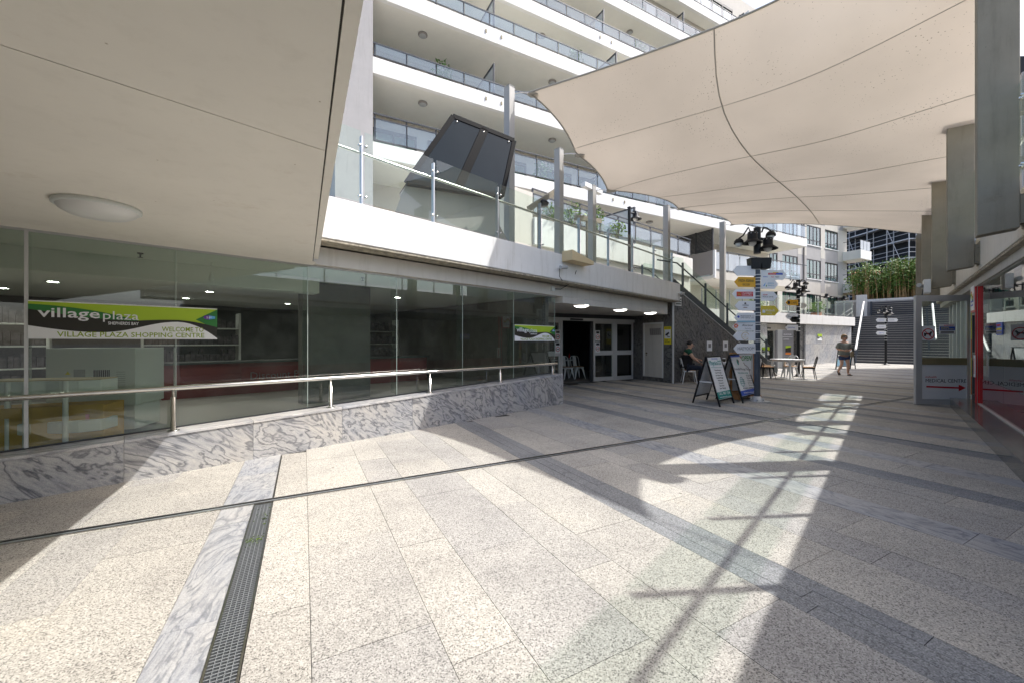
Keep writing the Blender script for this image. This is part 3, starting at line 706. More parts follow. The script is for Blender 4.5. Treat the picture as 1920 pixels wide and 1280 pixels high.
MB().lathe(IN.p(.9, 1.1, 2.2), [(0, 0), (.028, .012), (.034, .045), (.02, .085), (.016, .12), (0, .12)], 12).build('bulb', 'white_plastic', t)
MB().tube([IN.p(.9, 1.1, 2.31), IN.p(.9, 1.1, 2.46)], .006, 6).build('flex', 'white_metal', t)
for i, (x, y, l) in enumerate(((.2, 1.0, 'small ceiling sprinkler head left of the hanging bulb'), (2.9, .9, 'small ceiling sprinkler head near the middle of the shop'))):
    mb = MB(); mb.lathe(IN.p(x, y, 2.46), [(0, 0), (.03, 0), (.03, -.012), (.008, -.02), (.008, -.05), (.03, -.055), (0, -.06)], 12); tag(mb.build('sprinkler_head', 'dark_frame'), l, 'sprinkler', 'sprinkler heads')
# white machine cabinet
m0 = at(172, 716, 4.6)
FM = Frame(at(172, 700, 4.75)*1.0, (.96, .28, 0), (.28, -.96, 0)); FM.o.z = .30
t = thing('machine_cabinet', FM.p(.55, -.35, .3), 'white metal machine cabinet with grilles behind the shop glass', 'cabinet')
w_ = .86; zc0, zc1 = .62, 1.32
MB().box(FM, -.43, .43, -.62, 0, zc0-.30, zc1-.30).build('body', 'white_plastic', t, bevel=.006)
MB().box(FM, -.40, .40, -.58, -.04, .02, zc0-.302).build('plinth', 'white_plastic', t)
mb = MB()
for i in range(9): mb.box(FM, .02+i*.018, .03+i*.018, .001, .004, .58, .76)
mb.build('grille', 'dark_frame', t)
for k in range(9): pbox('vent_slot', FM, .24, .33, .001, .004, .52+k*.026, .527+k*.026, 'grey_plastic', t)
decal('recess', FM, [(-.17, .66), (-.06, .66), (-.06, .77), (-.17, .77)], 'grey_plastic', t)
decal('warning_triangle', FM, [(-.25, .71), (-.20, .71), (-.225, .75)], 'bright_yellow', t)
for x in (-.30, -.25): decal('socket', FM, circle(x, .46, .02, 10), 'ink', t)
decal('nameplate', FM, [(-.18, .45), (-.02, .45), (-.02, .475), (-.18, .475)], 'ink_grey', t)
# rounded white service desk with lower shelf
def desk(F, label):
    t = thing('display_desk', F.p(0, 0, 0), label, 'desk')
    def plan(z0, z1, nm, mt):
        pts = [(-.62, -.2), (.35, -.2), (.35, .05), (.2, .12), (.05, .13), (-.1, .08), (-.25, .13), (-.62, .13)]
        MB().prism([F.p(x, y, z0) for x, y in pts], Z*(z1-z0)).build(nm, mt, t, bevel=.01)
    plan(.56, .70, 'top_tray', 'white_plastic'); plan(.70, .712, 'tabletop', 'tan_panel'); plan(.16, .28, 'lower_tray', 'white_plastic')
    for x in (-.36, -.22, .1): 
        MB().tube([F.p(x, .13, .0), F.p(x, .13, .70)], .022, 10).build('leg', 'white_metal', t)
    for x, m in ((-.28, 'interior_red'), (.02, 'pink_ink'), (.18, 'pink_ink')): pbox('goods', F, x-.05, x+.05, -.05, .03, .281, .35, m, t)
desk(Frame(Vector((at(120, 760, 4.15).x, 4.15, .30)), (.97, .25, 0), (.25, -.97, 0)), 'white rounded display desk with lower shelf behind the glass')
# gold carton, red counter, shelving
FG = Frame(Vector((-4.75, 4.05, .30)), (.9, .44, 0), (.44, -.9, 0))
t = thing('carton', FG.p(0, 0, 0), 'golden yellow carton on the floor at the left end of the shop', 'carton')
MB().box(FG, -.8, .42, -.5, 0, 0, .42).build('body', 'cardboard_gold', t, bevel=.01)
pbox('flap', FG, -.8, .42, .001, .02, .34, .44, 'cardboard_gold', t)
t = thing('shop_counter', IN.p(2.8, 4.6, .3), 'long dark red shop counter deep inside the shop', 'counter')
MB().box(IN, .6, 6.4, 4.4, 5.0, .3, .95).build('front', 'interior_red', t); MB().box(IN, .55, 6.45, 4.35, 5.05, .951, .99).build('top', 'interior_dark', t)
text('Discount Prices Everyday', Frame(IN.p(2.0, 4.39, .6), IN.ex, -IN.ey), 0, 0, .22, 'ink_grey', t, width=2.2)
def shelving(x0, x1, y, label):
    t = thing('shelving_unit', IN.p((x0+x1)/2, y, .3), label, 'shelves', 'shop shelving units')
    for x in (x0, x1): pbox('upright', IN, x-.02, x+.02, y-.2, y+.2, .3, 2.1, 'white_metal', t)
    for k, z in enumerate((.5, .9, 1.3, 1.7)):
        pbox('shelf', IN, x0+.021, x1-.021, y-.2, y+.2, z, z+.025, 'white_metal', t)
        r_ = random.Random(int(x0*10)+k); mb = MB(); x = x0+.05
        while x < x1-.12:
            ww = r_.uniform(.06, .14); hh = r_.uniform(.14, .3); mb.box(IN, x, x+ww*.9, y-.17, y+.05, z+.027, z+.027+hh); x += ww
        tag(mb.build('goods', 'shelf_goods', t), kind='stuff')
shelving(-5.2, -3.2, 5.6, 'shop shelving unit farthest left behind the glass')
shelving(-2.9, -.9, 5.9, 'shop shelving unit behind the white cabinet')
shelving(.4, 2.2, 6.6, 'shop shelving unit behind the red counter, nearest its left end')
shelving(4.2, 6.6, 6.6, 'shop shelving unit behind the right half of the red counter')
# ================================================================== SHOP ENTRANCE RECESS
ent = MB().prism([FL.p(7.3, BMY-.26, 2.34), FL.p(S2-.14, BMY-.26, 2.34), FB.p(11.2, 11.1, 2.34), FB.p(4.4, 11.1, 2.34), FL.p(7.3, -2.6, 2.34)], Z*.10).build('entrance_ceiling', 'cream_render'); tag(ent, kind='structure')
for (px, py, nm) in ((1090, 574, 'nearest the shop glass'), (1163, 582, 'in the middle of three'), (1219, 588, 'nearest the marble corner')):
    oyster(gnd(px, py-3, 2.339), .21, 'lit oval ceiling light over the entrance, '+nm, True, 'entrance ceiling lights')
# door wall
DB = 11.0
FD = Frame(FB.p(0, DB, 0), U, -V)          # y out towards the plaza
drs = thing('sliding_doors', FD.p(9, 0, 0), 'grey aluminium sliding glass doors standing open at the shop entrance', 'doors')
pbox('header', FD, 5.6, 10.95, -.08, .06, 2.10, 2.20, 'aluminium', drs)
pbox('header_panel', FD, 5.6, 10.95, -.05, .0, 2.201, 2.339, 'dark_frame', drs)
def leaf(F, x0, x1, y, z0, z1, parent, mat='aluminium', gm='shop_glass', midz=.92, st=.075, notices=False, name='door_leaf', pid=True):
    d = MB()
    d.box(F, x0, x0+st, y-.025, y+.025, z0, z1); d.box(F, x1-st, x1, y-.025, y+.025, z0, z1)
    d.box(F, x0+st, x1-st, y-.025, y+.025, z1-st, z1); d.box(F, x0+st, x1-st, y-.025, y+.025, z0, z0+.14)
    if midz: d.box(F, x0+st, x1-st, y-.025, y+.025, midz, midz+.16)
    o = d.build(name, mat, parent)
    if midz:
        pbox('pane', F, x0+st, x1-st, y-.005, y+.005, z0+.14, midz, gm, o); pbox('pane', F, x0+st, x1-st, y-.005, y+.005, midz+.16, z1-st, gm, o)
    else: pbox('pane', F, x0+st, x1-st, y-.005, y+.005, z0+.14, z1-st, gm, o)
    return o
leaf(FD, 6.45, 7.62, .02, .012, 2.099, drs); 
lf = leaf(FD, 9.02, 9.95, .02, .012, 2.099, drs)
pbox('jamb', FD, 7.63, 7.70, -.05, .05, .0, 2.099, 'aluminium', drs); pbox('jamb', FD, 8.94, 9.01, -.08, -.01, .0, 2.099, 'dark_frame', drs); pbox('jamb', FD, 9.96, 10.02, -.06, .05, 0, 2.099, 'aluminium', drs)
leaf(FD, 10.03, 10.9, .02, .012, 2.099, drs, gm='dark_glass')
pbox('sensor', FD, 8.0, 8.5, .061, .12, 2.12, 2.17, 'black_metal', drs)
for (x, grp) in ((7.40, 0), (9.10, 1)):
    for z in (1.02, 1.42):
        o = pbox('notice', FD, x, x+.20, .046, .050, z, z+.36, 'white_board', drs)
        F = Frame(FD.p(x+.10, .051, z), U, -V)
        ring('prohibition_ring', F, 0, .13, .075, .018, 'ink_red', o); decal('dog' if z > 1.2 else 'cigarette', F, [(-.05, .10), (-.04, .14), (.02, .14), (.045, .165), (.04, .13), (.03, .10), (.015, .12), (-.025, .12)], 'ink', o)
        pbox('print', FD, x+.03, x+.17, .0505, .0515, z+.25, z+.33, 'ink', o)
# café behind the doors
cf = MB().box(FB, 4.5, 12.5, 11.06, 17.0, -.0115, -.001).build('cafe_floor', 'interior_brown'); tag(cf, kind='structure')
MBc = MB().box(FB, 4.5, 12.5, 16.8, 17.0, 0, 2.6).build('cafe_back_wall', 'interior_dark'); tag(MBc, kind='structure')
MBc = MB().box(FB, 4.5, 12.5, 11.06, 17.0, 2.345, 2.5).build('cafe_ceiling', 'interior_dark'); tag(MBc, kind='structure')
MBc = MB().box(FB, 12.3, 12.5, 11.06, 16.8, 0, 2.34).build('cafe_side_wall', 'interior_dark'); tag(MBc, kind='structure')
pbox('wall_picture', FB, 9.6, 10.2, 16.74, 16.79, 1.35, 1.75, 'straw'); tag(bpy.data.objects['wall_picture'], 'framed pale picture on the dark cafe wall', 'picture')
# marble side wall with the service door
sdw = thing('marble_side_wall', FB.p(11.1, 10.2, 0), 'dark marble clad side wall of the entrance around a white door', 'wall')
FS_ = Frame(FB.p(11.05, 0, 0), V, -U)        # x = b, y out to the recess
for (b0, b1, z0, z1) in ((10.62, 11.12, -.01, 2.338), (9.30, 9.685, -.01, 2.74), (9.687, 10.618, 2.07, 2.338)):
    pbox('marble_panel', FS_, b0, b1, -.12, 0, z0, z1, 'marble_dark', sdw)
pbox('threshold', FS_, 9.687, 10.618, -.12, -.02, -.01, .14, 'marble_dark', sdw)
sd = thing('service_door', FS_.p(10.15, -.05, .14), 'plain off-white service door with louvre beside the entrance', 'door')
pbox('frame', FS_, 9.69, 9.74, -.1, .012, .142, 2.068, 'white_metal', sd); pbox('frame', FS_, 10.56, 10.615, -.1, .012, .142, 2.068, 'white_metal', sd); pbox('frame', FS_, 9.741, 10.559, -.1, .012, 2.01, 2.068, 'white_metal', sd)
lfd = pbox('leaf', FS_, 9.742, 10.558, -.06, -.02, .145, 2.008, 'cream_render', sd)
for k in range(6):
    MB().prism([FS_.p(9.80+k*.085, -.018, 1.62), FS_.p(9.86+k*.085, -.018, 1.62), FS_.p(9.88+k*.085, -.018, 1.86), FS_.p(9.82+k*.085, -.018, 1.86)], FS_.ey*.02).build('louvre_blade', 'apt_taupe', lfd)
MB().lathe(FS_.p(10.46, -.02, .98), [(0, 0), (.03, 0), (.03, .01), (.012, .012), (.012, .05), (0, .05)], 10, axis=FS_.ey).build('lock', 'black_metal', sd)
MB().tube([FS_.p(10.46, .03, .93), FS_.p(10.40, .03, .90)], .010, 8).build('handle', 'black_metal', sd)
# CCTV notice, rain pipe, vent
F = rf(FS_, 9.50, .004, 1.30)
t = thing('camera_notice', FS_.p(9.5, .01, 1.3), 'yellow and white security camera notice on the marble wall', 'sign')
pbox('board', F, -.15, .15, 0, .006, 0, .60, 'bright_yellow', t); decal('white_field', F, [(-.13, .2), (.13, .2), (.13, .50), (-.13, .50)], 'white_board', t, y=.0065)
decal('camera_symbol', F, [(-.10, .33), (.04, .42), (.08, .37), (-.06, .28)], 'ink', t, y=.0085); decal('bracket_symbol', F, [(.0, .24), (.1, .24), (.1, .26), (.02, .26), (.02, .33), (.0, .32)], 'ink', t, y=.0085)
text('SECURITY NOTICE', F, -.12, .53, .05, 'ink', t, y=.0085, width=.24); text('24 HOUR\nSURVEILLANCE', F, -.12, .12, .055, 'ink', t, y=.0085, width=.22)
mb = MB(); mb.tube([FS_.p(9.24, .05, .0), FS_.p(9.24, .05, 2.70)], .035, 10); tag(mb.build('rain_pipe', 'aluminium'), 'vertical grey rain pipe at the marble corner', 'pipe')

# ================================================================== MARBLE STAIR WALL AND STAIR
A0 = 11.06; WB = 9.28
FT = Frame(FB.p(A0, WB, 0), U, -V)            # x along the stair, y out
low = lambda t_: 3.26-.525*t_
sw_ = thing('stair_wall', FT.p(2.5, 0, 0), 'dark grey veined marble wall below the glass sided stair', 'wall')
ts = [0, 1.25, 2.5, 3.75, 5.0, 6.15]
for i in range(5):
    x0, x1 = ts[i]+.001, ts[i+1]-.001
    pts = [FT.p(x0, 0, -.01), FT.p(x1, 0, -.01), FT.p(x1, 0, max(.0, low(x1))), FT.p(x0, 0, low(x0))]
    MB().prism(pts, -FT.ey*.12).build('marble_panel', 'marble_dark', sw_)
MB().prism([FT.p(0, .02, low(0)), FT.p(6.15, .02, low(6.15)), FT.p(6.15, .02, low(6.15)+.025), FT.p(0, .02, low(0)+.025)], -FT.ey*.04).build('metal_trim', 'aluminium', sw_)
st = thing('glass_stair', FT.p(3, -.7, 0), 'dark open stair with glass sides rising left to the upper walkway', 'staircase')
MB().prism([FT.p(-.1, .0, low(0)+.027+.05), FT.p(6.15, .0, low(6.15)+.027), FT.p(6.2, .0, low(6.15)+.25), FT.p(-.1, 0, low(0)+.33)], -FT.ey*.06).build('stringer', 'stringer_paint', st)
for k in range(18):
    z = 3.2-.172*(k+1); t0 = .35+.325*k
    pbox('step', FT, t0, t0+.36, -1.35, -.062, z-.05, z, 'stair_concrete', st); pbox('riser', FT, t0-.02, t0, -1.35, -.062, z-.002, z+.12, 'stair_concrete', st)
MB().prism([FT.p(-.1, -1.36, low(0)+.0), FT.p(6.15, -1.36, low(6.15)), FT.p(6.15, -1.36, low(6.15)+.3), FT.p(-.1, -1.36, low(0)+.35)], -FT.ey*.06).build('stringer', 'stringer_paint', st)
pbox('landing', FB, A0-1.2, A0+.35, WB-.02, WB+1.4, 3.02, 3.2, 'stair_concrete', st)
tread = lambda t_: 3.2-.529*(t_-.35)
for (yy, side) in ((-.02, 0), (-1.34, 1)):
    tt = [.0, .55, 1.75, 3.0, 4.25, 5.5]
    for i in range(len(tt)-1):
        x0, x1 = tt[i]+.02, tt[i+1]-.02
        if i == 0: A = [(x0, 3.24), (x1, 3.24), (x1, 4.25), (x0, 4.28)]
        else: A = [(x0, tread(x0)-.02), (x1, tread(x1)-.02), (x1, tread(x1)+1.05), (x0, tread(x0)+1.05)]
        MB().prism([FT.p(x, yy, z) for x, z in A], -FT.ey*.012).build('glass_pane', 'balustrade_glass', st)
    for x in tt:
        zt = min(3.2, tread(x)); pbox('post', FT, x-.02, x+.02, yy-.08, yy-.015, zt-.25, zt+1.02, 'navy_metal', st)
    MB().tube([FT.p(-.6, yy-.12, 4.12), FT.p(.35, yy-.12, 4.10), FT.p(5.9, yy-.12, tread(5.9)+.92)], .025, 10).build('handrail', 'dark_frame', st)
for (px, nm) in ((1330, 'nearer the seated man'), (1360, 'behind the boards')):
    z0 = 1.42
    t_ = (Vector(((px-960)/FP*15.0, 15.0, 0))-FT.o).dot(U)-.2
    # intersect ray with the wall plane
    r_ = (px-960)/FP; y_ = WB/(r_*V.x+V.y); p_ = Vector((r_*y_, y_, 0)); t_ = (p_-FT.o).dot(U)
    o = pbox('wall_notice', FT, t_-.14, t_+.14, .001, .012, 1.06, 1.42, 'white_board'); tag(o, 'small white notice on the dark stair wall, '+nm, 'notice', 'stair wall notices')
    F = Frame(FT.p(t_, .013, 1.1), U, -V); decal('print', F, [(-.07, .08), (.07, .08), (.07, .22), (-.07, .22)], 'ink_grey', o)
t = thing('wall_vent', FT.p(.16, .02, 2.72), 'small white square louvre vent at the top corner of stair wall', 'vent')
pbox('frame', FT, .03, .33, .021, .06, 2.60, 2.90, 'white_metal', t)
for k in range(3): pbox('blade', FT, .06, .30, .061, .075, 2.64+k*.08, 2.68+k*.08, 'joint_dark', t)

# ================================================================== SAIL POSTS, SAIL
def wl(px, c):
    r = (px-960)/FP; y = c/(r-1); return Vector((r*y, y, 0))
LP = [(955, -8.6, 6.87, .17), (1048, -8.6, 6.12, .17), (1110, -8.6, 5.62, .17), (1250, -8.6, 6.22, .19), (1355, -8.6, 6.92, .22)]
LQ = []
for i, (px, c, zt, w) in enumerate(LP):
    p = wl(px, c); base = 3.2 if i < 4 else 0.0
    t = thing('sail_post', p+Z*base, 'square grey steel post carrying the shade sail, '+['nearest and tallest, by the tilted skylight', 'second from the left on the walkway', 'the short one with a cross arm', 'nearest the stair on the walkway', 'farthest one, right of the stair'][i], 'post', 'sail posts')
    F = Frame(p, FL.ex, FL.ey)
    MB().box(F, -w/2, w/2, -w/2, w/2, base, zt).build('shaft', 'steel_paint_light', t, bevel=.008)
    pbox('cap', F, -w/2-.006, w/2+.006, -w/2-.006, w/2+.006, zt+.001, zt+.012, 'steel_paint_light', t)
    pbox('base_plate', F, -w/2-.06, w/2+.06, -w/2-.06, w/2+.06, base, base+.015, 'steel_paint', t)
    e = F.p(.30, .30, zt-.10)
    MB().tube([F.p(w/2, 0, zt-.09), F.p(.16, .16, zt-.095), e], .012, 6).build('shackle', 'stainless', t)
    if i == 2:
        pbox('cross_arm', F, -.42, .42, -.07, .07, zt-.12, zt+.0, 'white_metal', t)
    LQ.append(e)
COLY = [4.69, 7.04, 9.46, 12.2, 14.7]
PF = []
for i, Y_ in enumerate(COLY):
    p = Vector((1.3+.949*Y_, Y_, 0)); s = (p-FR.o).dot(FR.ex); y = yr(1.3)
    t = thing('portal_frame', FR.p(s, y, 2.7), 'dark grey steel portal frame on the right facade, '+['nearest and largest in view', 'second from the viewer', 'third, carrying the camera box', 'fourth, beyond the camera box', 'farthest, at the corner of the sail'][i], 'steel frame', 'steel portal frames')
    w = .20; d = .16; tz = .55 if i == 0 else 0
    yb_ = -.25 if i == 0 else -1.5
    MB().prism([FR.p(s-w/2, y+d, 2.66), FR.p(s-w/2, y+d, 5.33+tz), FR.p(s-w/2, y+d-.05, 5.42+tz), FR.p(s-w/2, yb_, 5.42+tz), FR.p(s-w/2, yb_, 5.18+tz), FR.p(s-w/2, y-d, 5.18+tz), FR.p(s-w/2, y-d, 2.70)], FR.ex*w).build('column_and_beam', 'steel_paint', t, bevel=.008)
    if i: pbox('rear_leg', FR, s-w/2, s+w/2, -1.78, -1.501, 3.2, 5.42+tz, 'steel_paint', t)
    pbox('bracket', FR, s-w/2+.01, s+w/2-.01, .001, y-d-.001, 2.75, 3.08, 'steel_paint', t)
    pbox('mounting_plate', FR, s-w/2-.05, s+w/2+.05, -.0, .012+.0, 2.72, 3.12, 'steel_paint', t)
    for dz in (2.78, 2.90, 3.02):
        for dx in (-.13, .13): MB().lathe(FR.p(s+dx, .012, dz), [(0, 0), (.014, 0), (.014, .016), (0, .018)], 6, axis=FR.ey).build('bolt', 'steel_paint', t)
    PF.append(Vector((5.99, 4.72, 6.0)) if i == 0 else FR.p(s-.05, -.42, 5.13))
tip = Vector((6.4, 3.61, 7.0))
def edge(pts, inward, sag, n=14):
    """scalloped edge through attachment points"""
    out = []; ls = [(pts[i+1]-pts[i]).length for i in range(len(pts)-1)]; tot = sum(ls); acc = 0
    for i in range(len(pts)-1):
        a, b = pts[i], pts[i+1]; d = (b-a); nv = Vector((-d.y, d.x, 0)).normalized()
        if nv.dot(inward) < 0: nv = -nv
        for k in range(n):
            q = k/n; out.append(((acc+ls[i]*q)/tot, a.lerp(b, q)+nv*(4*q*(1-q)*sag*min(ls[i], 4.5))))
        acc += ls[i]
    out.append((1.0, pts[-1].copy())); return out
def ev(curve, s):
    for i in range(len(curve)-1):
        if curve[i+1][0] >= s-1e-9:
            a, b = curve[i], curve[i+1]; q = (s-a[0])/max(1e-9, b[0]-a[0]); return a[1].lerp(b[1], min(1, max(0, q)))
    return curve[-1][1]
L0 = edge(LQ, Vector((1, -1, 0)), 0.0); R0 = edge([tip]+PF, Vector((-1, 1, 0)), 0.0)
Lc = edge(LQ, Vector((1, -1, 0)), .085); Rc = edge([tip]+PF, Vector((-1, 1, 0)), .07)
def smooth_ev(curve, s):
    a = Vector((0, 0, 0)); wsum = 0
    for k in range(-6, 7):
        q = s+k*.035; w = math.exp(-(k/3.0)**2)
        if q < 0: p = curve[0][1]*2-ev(curve, -q)
        elif q > 1: p = curve[-1][1]*2-ev(curve, 2-q)
        else: p = ev(curve, q)
        a += p*w; wsum += w
    return a/wsum
FCP = [(0, LQ[0]), (.27, Vector((2.05, 7.70, 6.80))), (.49, Vector((3.87, 6.79, 6.9))), (.68, Vector((4.72, 5.5, 6.65))), (.83, Vector((5.5, 4.6, 6.8))), (1.0, tip)]
Fc = lambda t: smooth_ev(FCP, t)
Kc = lambda t: LQ[4].lerp(PF[4], t)+Vector((-.5, -.5, 0))*(4*t*(1-t)*.8)+Z*(4*t*(1-t)*.12)
_LS = {}
def sail_pt(s, t):
    if s not in _LS: _LS[s] = (smooth_ev(L0, s), smooth_ev(R0, s), ev(Lc, s), ev(Rc, s))
    Ls, Rs, Le, Re = _LS[s]
    p = Ls*(1-t)+Rs*t + Fc(t)*(1-s)+Kc(t)*s - (LQ[0]*(1-s)*(1-t)+tip*(1-s)*t+LQ[4]*s*(1-t)+PF[4]*s*t)
    return p + (Le-Ls)*(1-t)**6 + (Re-Rs)*t**6
sail = thing('shade_sail', FL.p(6, 4, 5), 'huge beige fabric shade sail stretched over the plaza', 'shade sail')
NS, NT = 72, 40
m_, nt_, out_ = _mat('sail_fabric')
L_ = nt_.links
nz = N(nt_, 'ShaderNodeTexNoise'); nz.inputs['Scale'].default_value = .45; nz.inputs['Detail'].default_value = 5; L_.new(wpos(nt_), nz.inputs['Vector'])
rz = ramp(nt_, [(.3, (.55, .485, .41)), (.7, (.68, .60, .51))], nz.outputs[0])
vo = N(nt_, 'ShaderNodeTexVoronoi'); vo.inputs['Scale'].default_value = 20.0; vo.inputs['Randomness'].default_value = 1.0; L_.new(wpos(nt_), vo.inputs['Vector'])
wn = N(nt_, 'ShaderNodeTexNoise'); wn.inputs['Scale'].default_value = 1.1; wn.inputs['Detail'].default_value = 4; L_.new(wpos(nt_), wn.inputs['Vector'])
thr = N(nt_, 'ShaderNodeMapRange'); thr.inputs[1].default_value = .38; thr.inputs[2].default_value = .75; thr.inputs[3].default_value = .0; thr.inputs[4].default_value = .24; L_.new(wn.outputs[0], thr.inputs[0])
lt = N(nt_, 'ShaderNodeMath', operation='LESS_THAN'); L_.new(vo.outputs['Distance'], lt.inputs[0]); L_.new(thr.outputs[0], lt.inputs[1])
mxs = N(nt_, 'ShaderNodeMix', data_type='RGBA'); L_.new(lt.outputs[0], mxs.inputs[0]); L_.new(rz.outputs[0], mxs.inputs[6]); mxs.inputs[7].default_value = (.30, .255, .20, 1)
df_ = N(nt_, 'ShaderNodeBsdfDiffuse'); tl_ = N(nt_, 'ShaderNodeBsdfTranslucent'); mx_ = N(nt_, 'ShaderNodeMixShader'); mx_.inputs[0].default_value = .20
L_.new(mxs.outputs[2], df_.inputs[0]); L_.new(mxs.outputs[2], tl_.inputs[0]); L_.new(df_.outputs[0], mx_.inputs[1]); L_.new(tl_.outputs[0], mx_.inputs[2]); L_.new(mx_.outputs[0], out_.inputs[0])
MB().grid([[sail_pt(i/NS, j/NT) for j in range(NT+1)] for i in range(NS+1)]).build('fabric', 'sail_fabric', sail, recalc=False)
paint('hem', (.34, .32, .28), .7); paint('seam', (.40, .365, .315), .8)
for nm, pts in (('hem', [sail_pt(0, k/40) for k in range(41)]), ('hem', [sail_pt(1, k/40) for k in range(41)]), ('hem', [sail_pt(k/80, 0) for k in range(81)]), ('hem', [sail_pt(k/80, 1) for k in range(81)])):
    MB().tube(pts, .018, 6).build(nm, 'hem', sail)
for s in (.12, .25, .40, .56, .74):
    MB().tube([sail_pt(s, k/60)-Z*.003 for k in range(61)], .007, 4).build('seam', 'seam', sail)
MB().tube([sail_pt(k/60, .455+.05*math.sin(k/60*2.6))-Z*.006 for k in range(61)], .012, 5).build('seam', 'seam', sail)
for p, cpt in [(LQ[i], sail_pt(.5, .5)) for i in range(5)]+[(q, sail_pt(.5, .5)) for q in PF]:
    d = (cpt-p); d.z = 0; d.normalize(); n_ = Vector((-d.y, d.x, 0))
    pts = [p-d*.03+n_*.04, p+d*.08+n_*.10, p+d*.2+n_*.08, p+d*.24, p+d*.2-n_*.08, p+d*.08-n_*.10, p-d*.03-n_*.04]
    MB().prism([q-Z*.035 for q in pts], Z*.006).build('corner_patch', 'hem', sail)
MB().tube([tip, tip+Vector((2.6, -2.6, .5))], .012, 6).build('stay_cable', 'stainless', sail)

# ================================================================== TILTED BLACK SKYLIGHT ON THE WALKWAY
t = thing('tilted_skylight', Vector((-.95, 7.6, 3.2)), 'black framed tilted glass skylight box behind the walkway balustrade', 'skylight')
TL, TR, BL, BR = at(848, 221, 7.35), at(962, 266, 8.0), at(722, 400, 6.6), at(925, 436, 7.35)
TLb, TRb = at(848, 221, 7.35)+Vector((.25, .55, -.30)), at(962, 266, 8.0)+Vector((.25, .55, -.30))
nrm = (TR-TL).cross(BL-TL).normalized()
ray = Vector(((925-960)/FP, 1, (640-436)/FP)); BR = Vector((0, 0, EYE))+ray*((TL-Vector((0, 0, EYE))).dot(nrm)/ray.dot(nrm))
if nrm.y > 0: nrm = -nrm
BL = TL.lerp(BL, .70); BR = TR.lerp(BR, .62)
ex = (TR-TL).normalized(); dn = ((BL-TL)+(BR-TR))*.5
def quad_bar(a, b, w): 
    MB().bar(a, b, w, .12, up=nrm).build('frame', 'screen_frame', t, bevel=.005)
quad_bar(TL, TR, .09); quad_bar(TL, BL, .09); quad_bar(TR, BR, .09); quad_bar(BL, BR, .09); quad_bar(TL.lerp(TR, .5), BL.lerp(BR, .5), .16)
MB().hexa([TL+nrm*.03, TR+nrm*.03, BR+nrm*.03, BL+nrm*.03], [TL+nrm*.045, TR+nrm*.045, BR+nrm*.045, BL+nrm*.045]).build('glass_front', 'screen_glass', t)
bk = Vector((.15, .75, -.1))
MB().hexa([TL-nrm*.075, TR-nrm*.075, BR-nrm*.075, BL-nrm*.075], [TL-nrm*.5, TR-nrm*.5, BR-nrm*.5, BL-nrm*.5]).build('housing', 'screen_frame', t)
for f in (.08, .5, .92):
    q = TL.lerp(TR, f)+dn*.06+nrm*.05
    MB().sphere(q, .02, 8, 6).build('glass_clip', 'stainless', t)
pl = MB(); pb = [Vector((BL.x-.35, BL.y-.05, 3.2)), Vector((BR.x-.02, BR.y-.05, 3.2)), Vector((BR.x+.3, BR.y+.6, 3.2)), Vector((BL.x+.0, BL.y+.7, 3.2))]
pt = [BL-nrm*.08-Z*.02, BR-nrm*.08-Z*.02, BR-nrm*.5-Z*.02, BL-nrm*.5-Z*.02]
pl.hexa(pb, pt); pl.build('plinth', 'apt_taupe', t)
# ================================================================== TERRACE WALL BEHIND THE WALKWAY
TA = Vector((.66, 12.95, 0)); TB = Vector((8.8, 19.5, 0))
FE = Frame(TA, (TB-TA), Vector(((TB-TA).y, -(TB-TA).x, 0)))
TLn = (TB-TA).length
tw = thing('terrace_wall', TA+Z*3.2, 'pale rendered terrace wall with black railing behind the walkway', 'terrace')
MB().box(FE, 0, TLn, -.2, 0, 3.2, 4.55).build('lower_wall', 'cream_render', tw, bevel=.01)
MB().box(FE, -.0, TLn, -.45, .12, 4.551, 5.45).build('planter_wall', 'white_render', tw, bevel=.01)
n = 9
rl = MB(); 
for z in (5.62, 6.24, 6.40): rl.box(FE, 0, TLn, -.02, .02, z-.018, z+.018)
rl.build('railing', 'rail_frame', tw)
for k in range(n+1):
    x = .03+(TLn-.06)*k/n; pbox('rail_post', FE, x-.025, x+.025, -.045, .0, 5.451, 6.40, 'rail_frame', tw)
    if k < n: pbox('glass_pane', FE, x+.05, .03+(TLn-.06)*(k+1)/n-.05, -.008, .004, 5.64, 6.22, 'balcony_glass', tw)
MB().box(FE, -1.0, -.02, -.8, .05, 3.2, 6.25).build('end_pier', 'apt_beige', tw, bevel=.01)
pv = MB().box(FE, TLn*.55, TLn*.55+.06, -1.6, -.05, 5.452, 7.0).build('privacy_screen', 'frosted_glass', tw)
mbf = MB(); 
for z in (5.47, 7.0): mbf.box(FE, TLn*.55-.005, TLn*.55+.065, -1.62, -.03, z-.03, z+.03)
mbf.box(FE, TLn*.55-.005, TLn*.55+.065, -.07, -.0, 5.45, 7.03); mbf.build('screen_frame', 'rail_frame', tw)
def leafy(c, rx, ry, rz, n, size, mat, parent, name, seed, flat=.6):
    rg = random.Random(seed); mb = MB()
    for k in range(n):
        while True:
            q = Vector((rg.uniform(-1, 1), rg.uniform(-1, 1), rg.uniform(-1, 1)))
            if q.length <= 1: break
        p = Vector(c)+Vector((q.x*rx, q.y*ry, q.z*rz)); s = size*rg.uniform(.6, 1.4)
        d = Vector((rg.uniform(-1, 1), rg.uniform(-1, 1), rg.uniform(-.7, .5))).normalized(); e = d.cross(Vector((rg.uniform(-1, 1), rg.uniform(-1, 1), rg.uniform(-1, 1)))).normalized()
        mb.add([p, p+d*s*.5+e*s*.22, p+d*s, p+d*s*.5-e*s*.22], [(0, 1, 2, 3)])
    return mb.build(name, mat, parent, recalc=False)
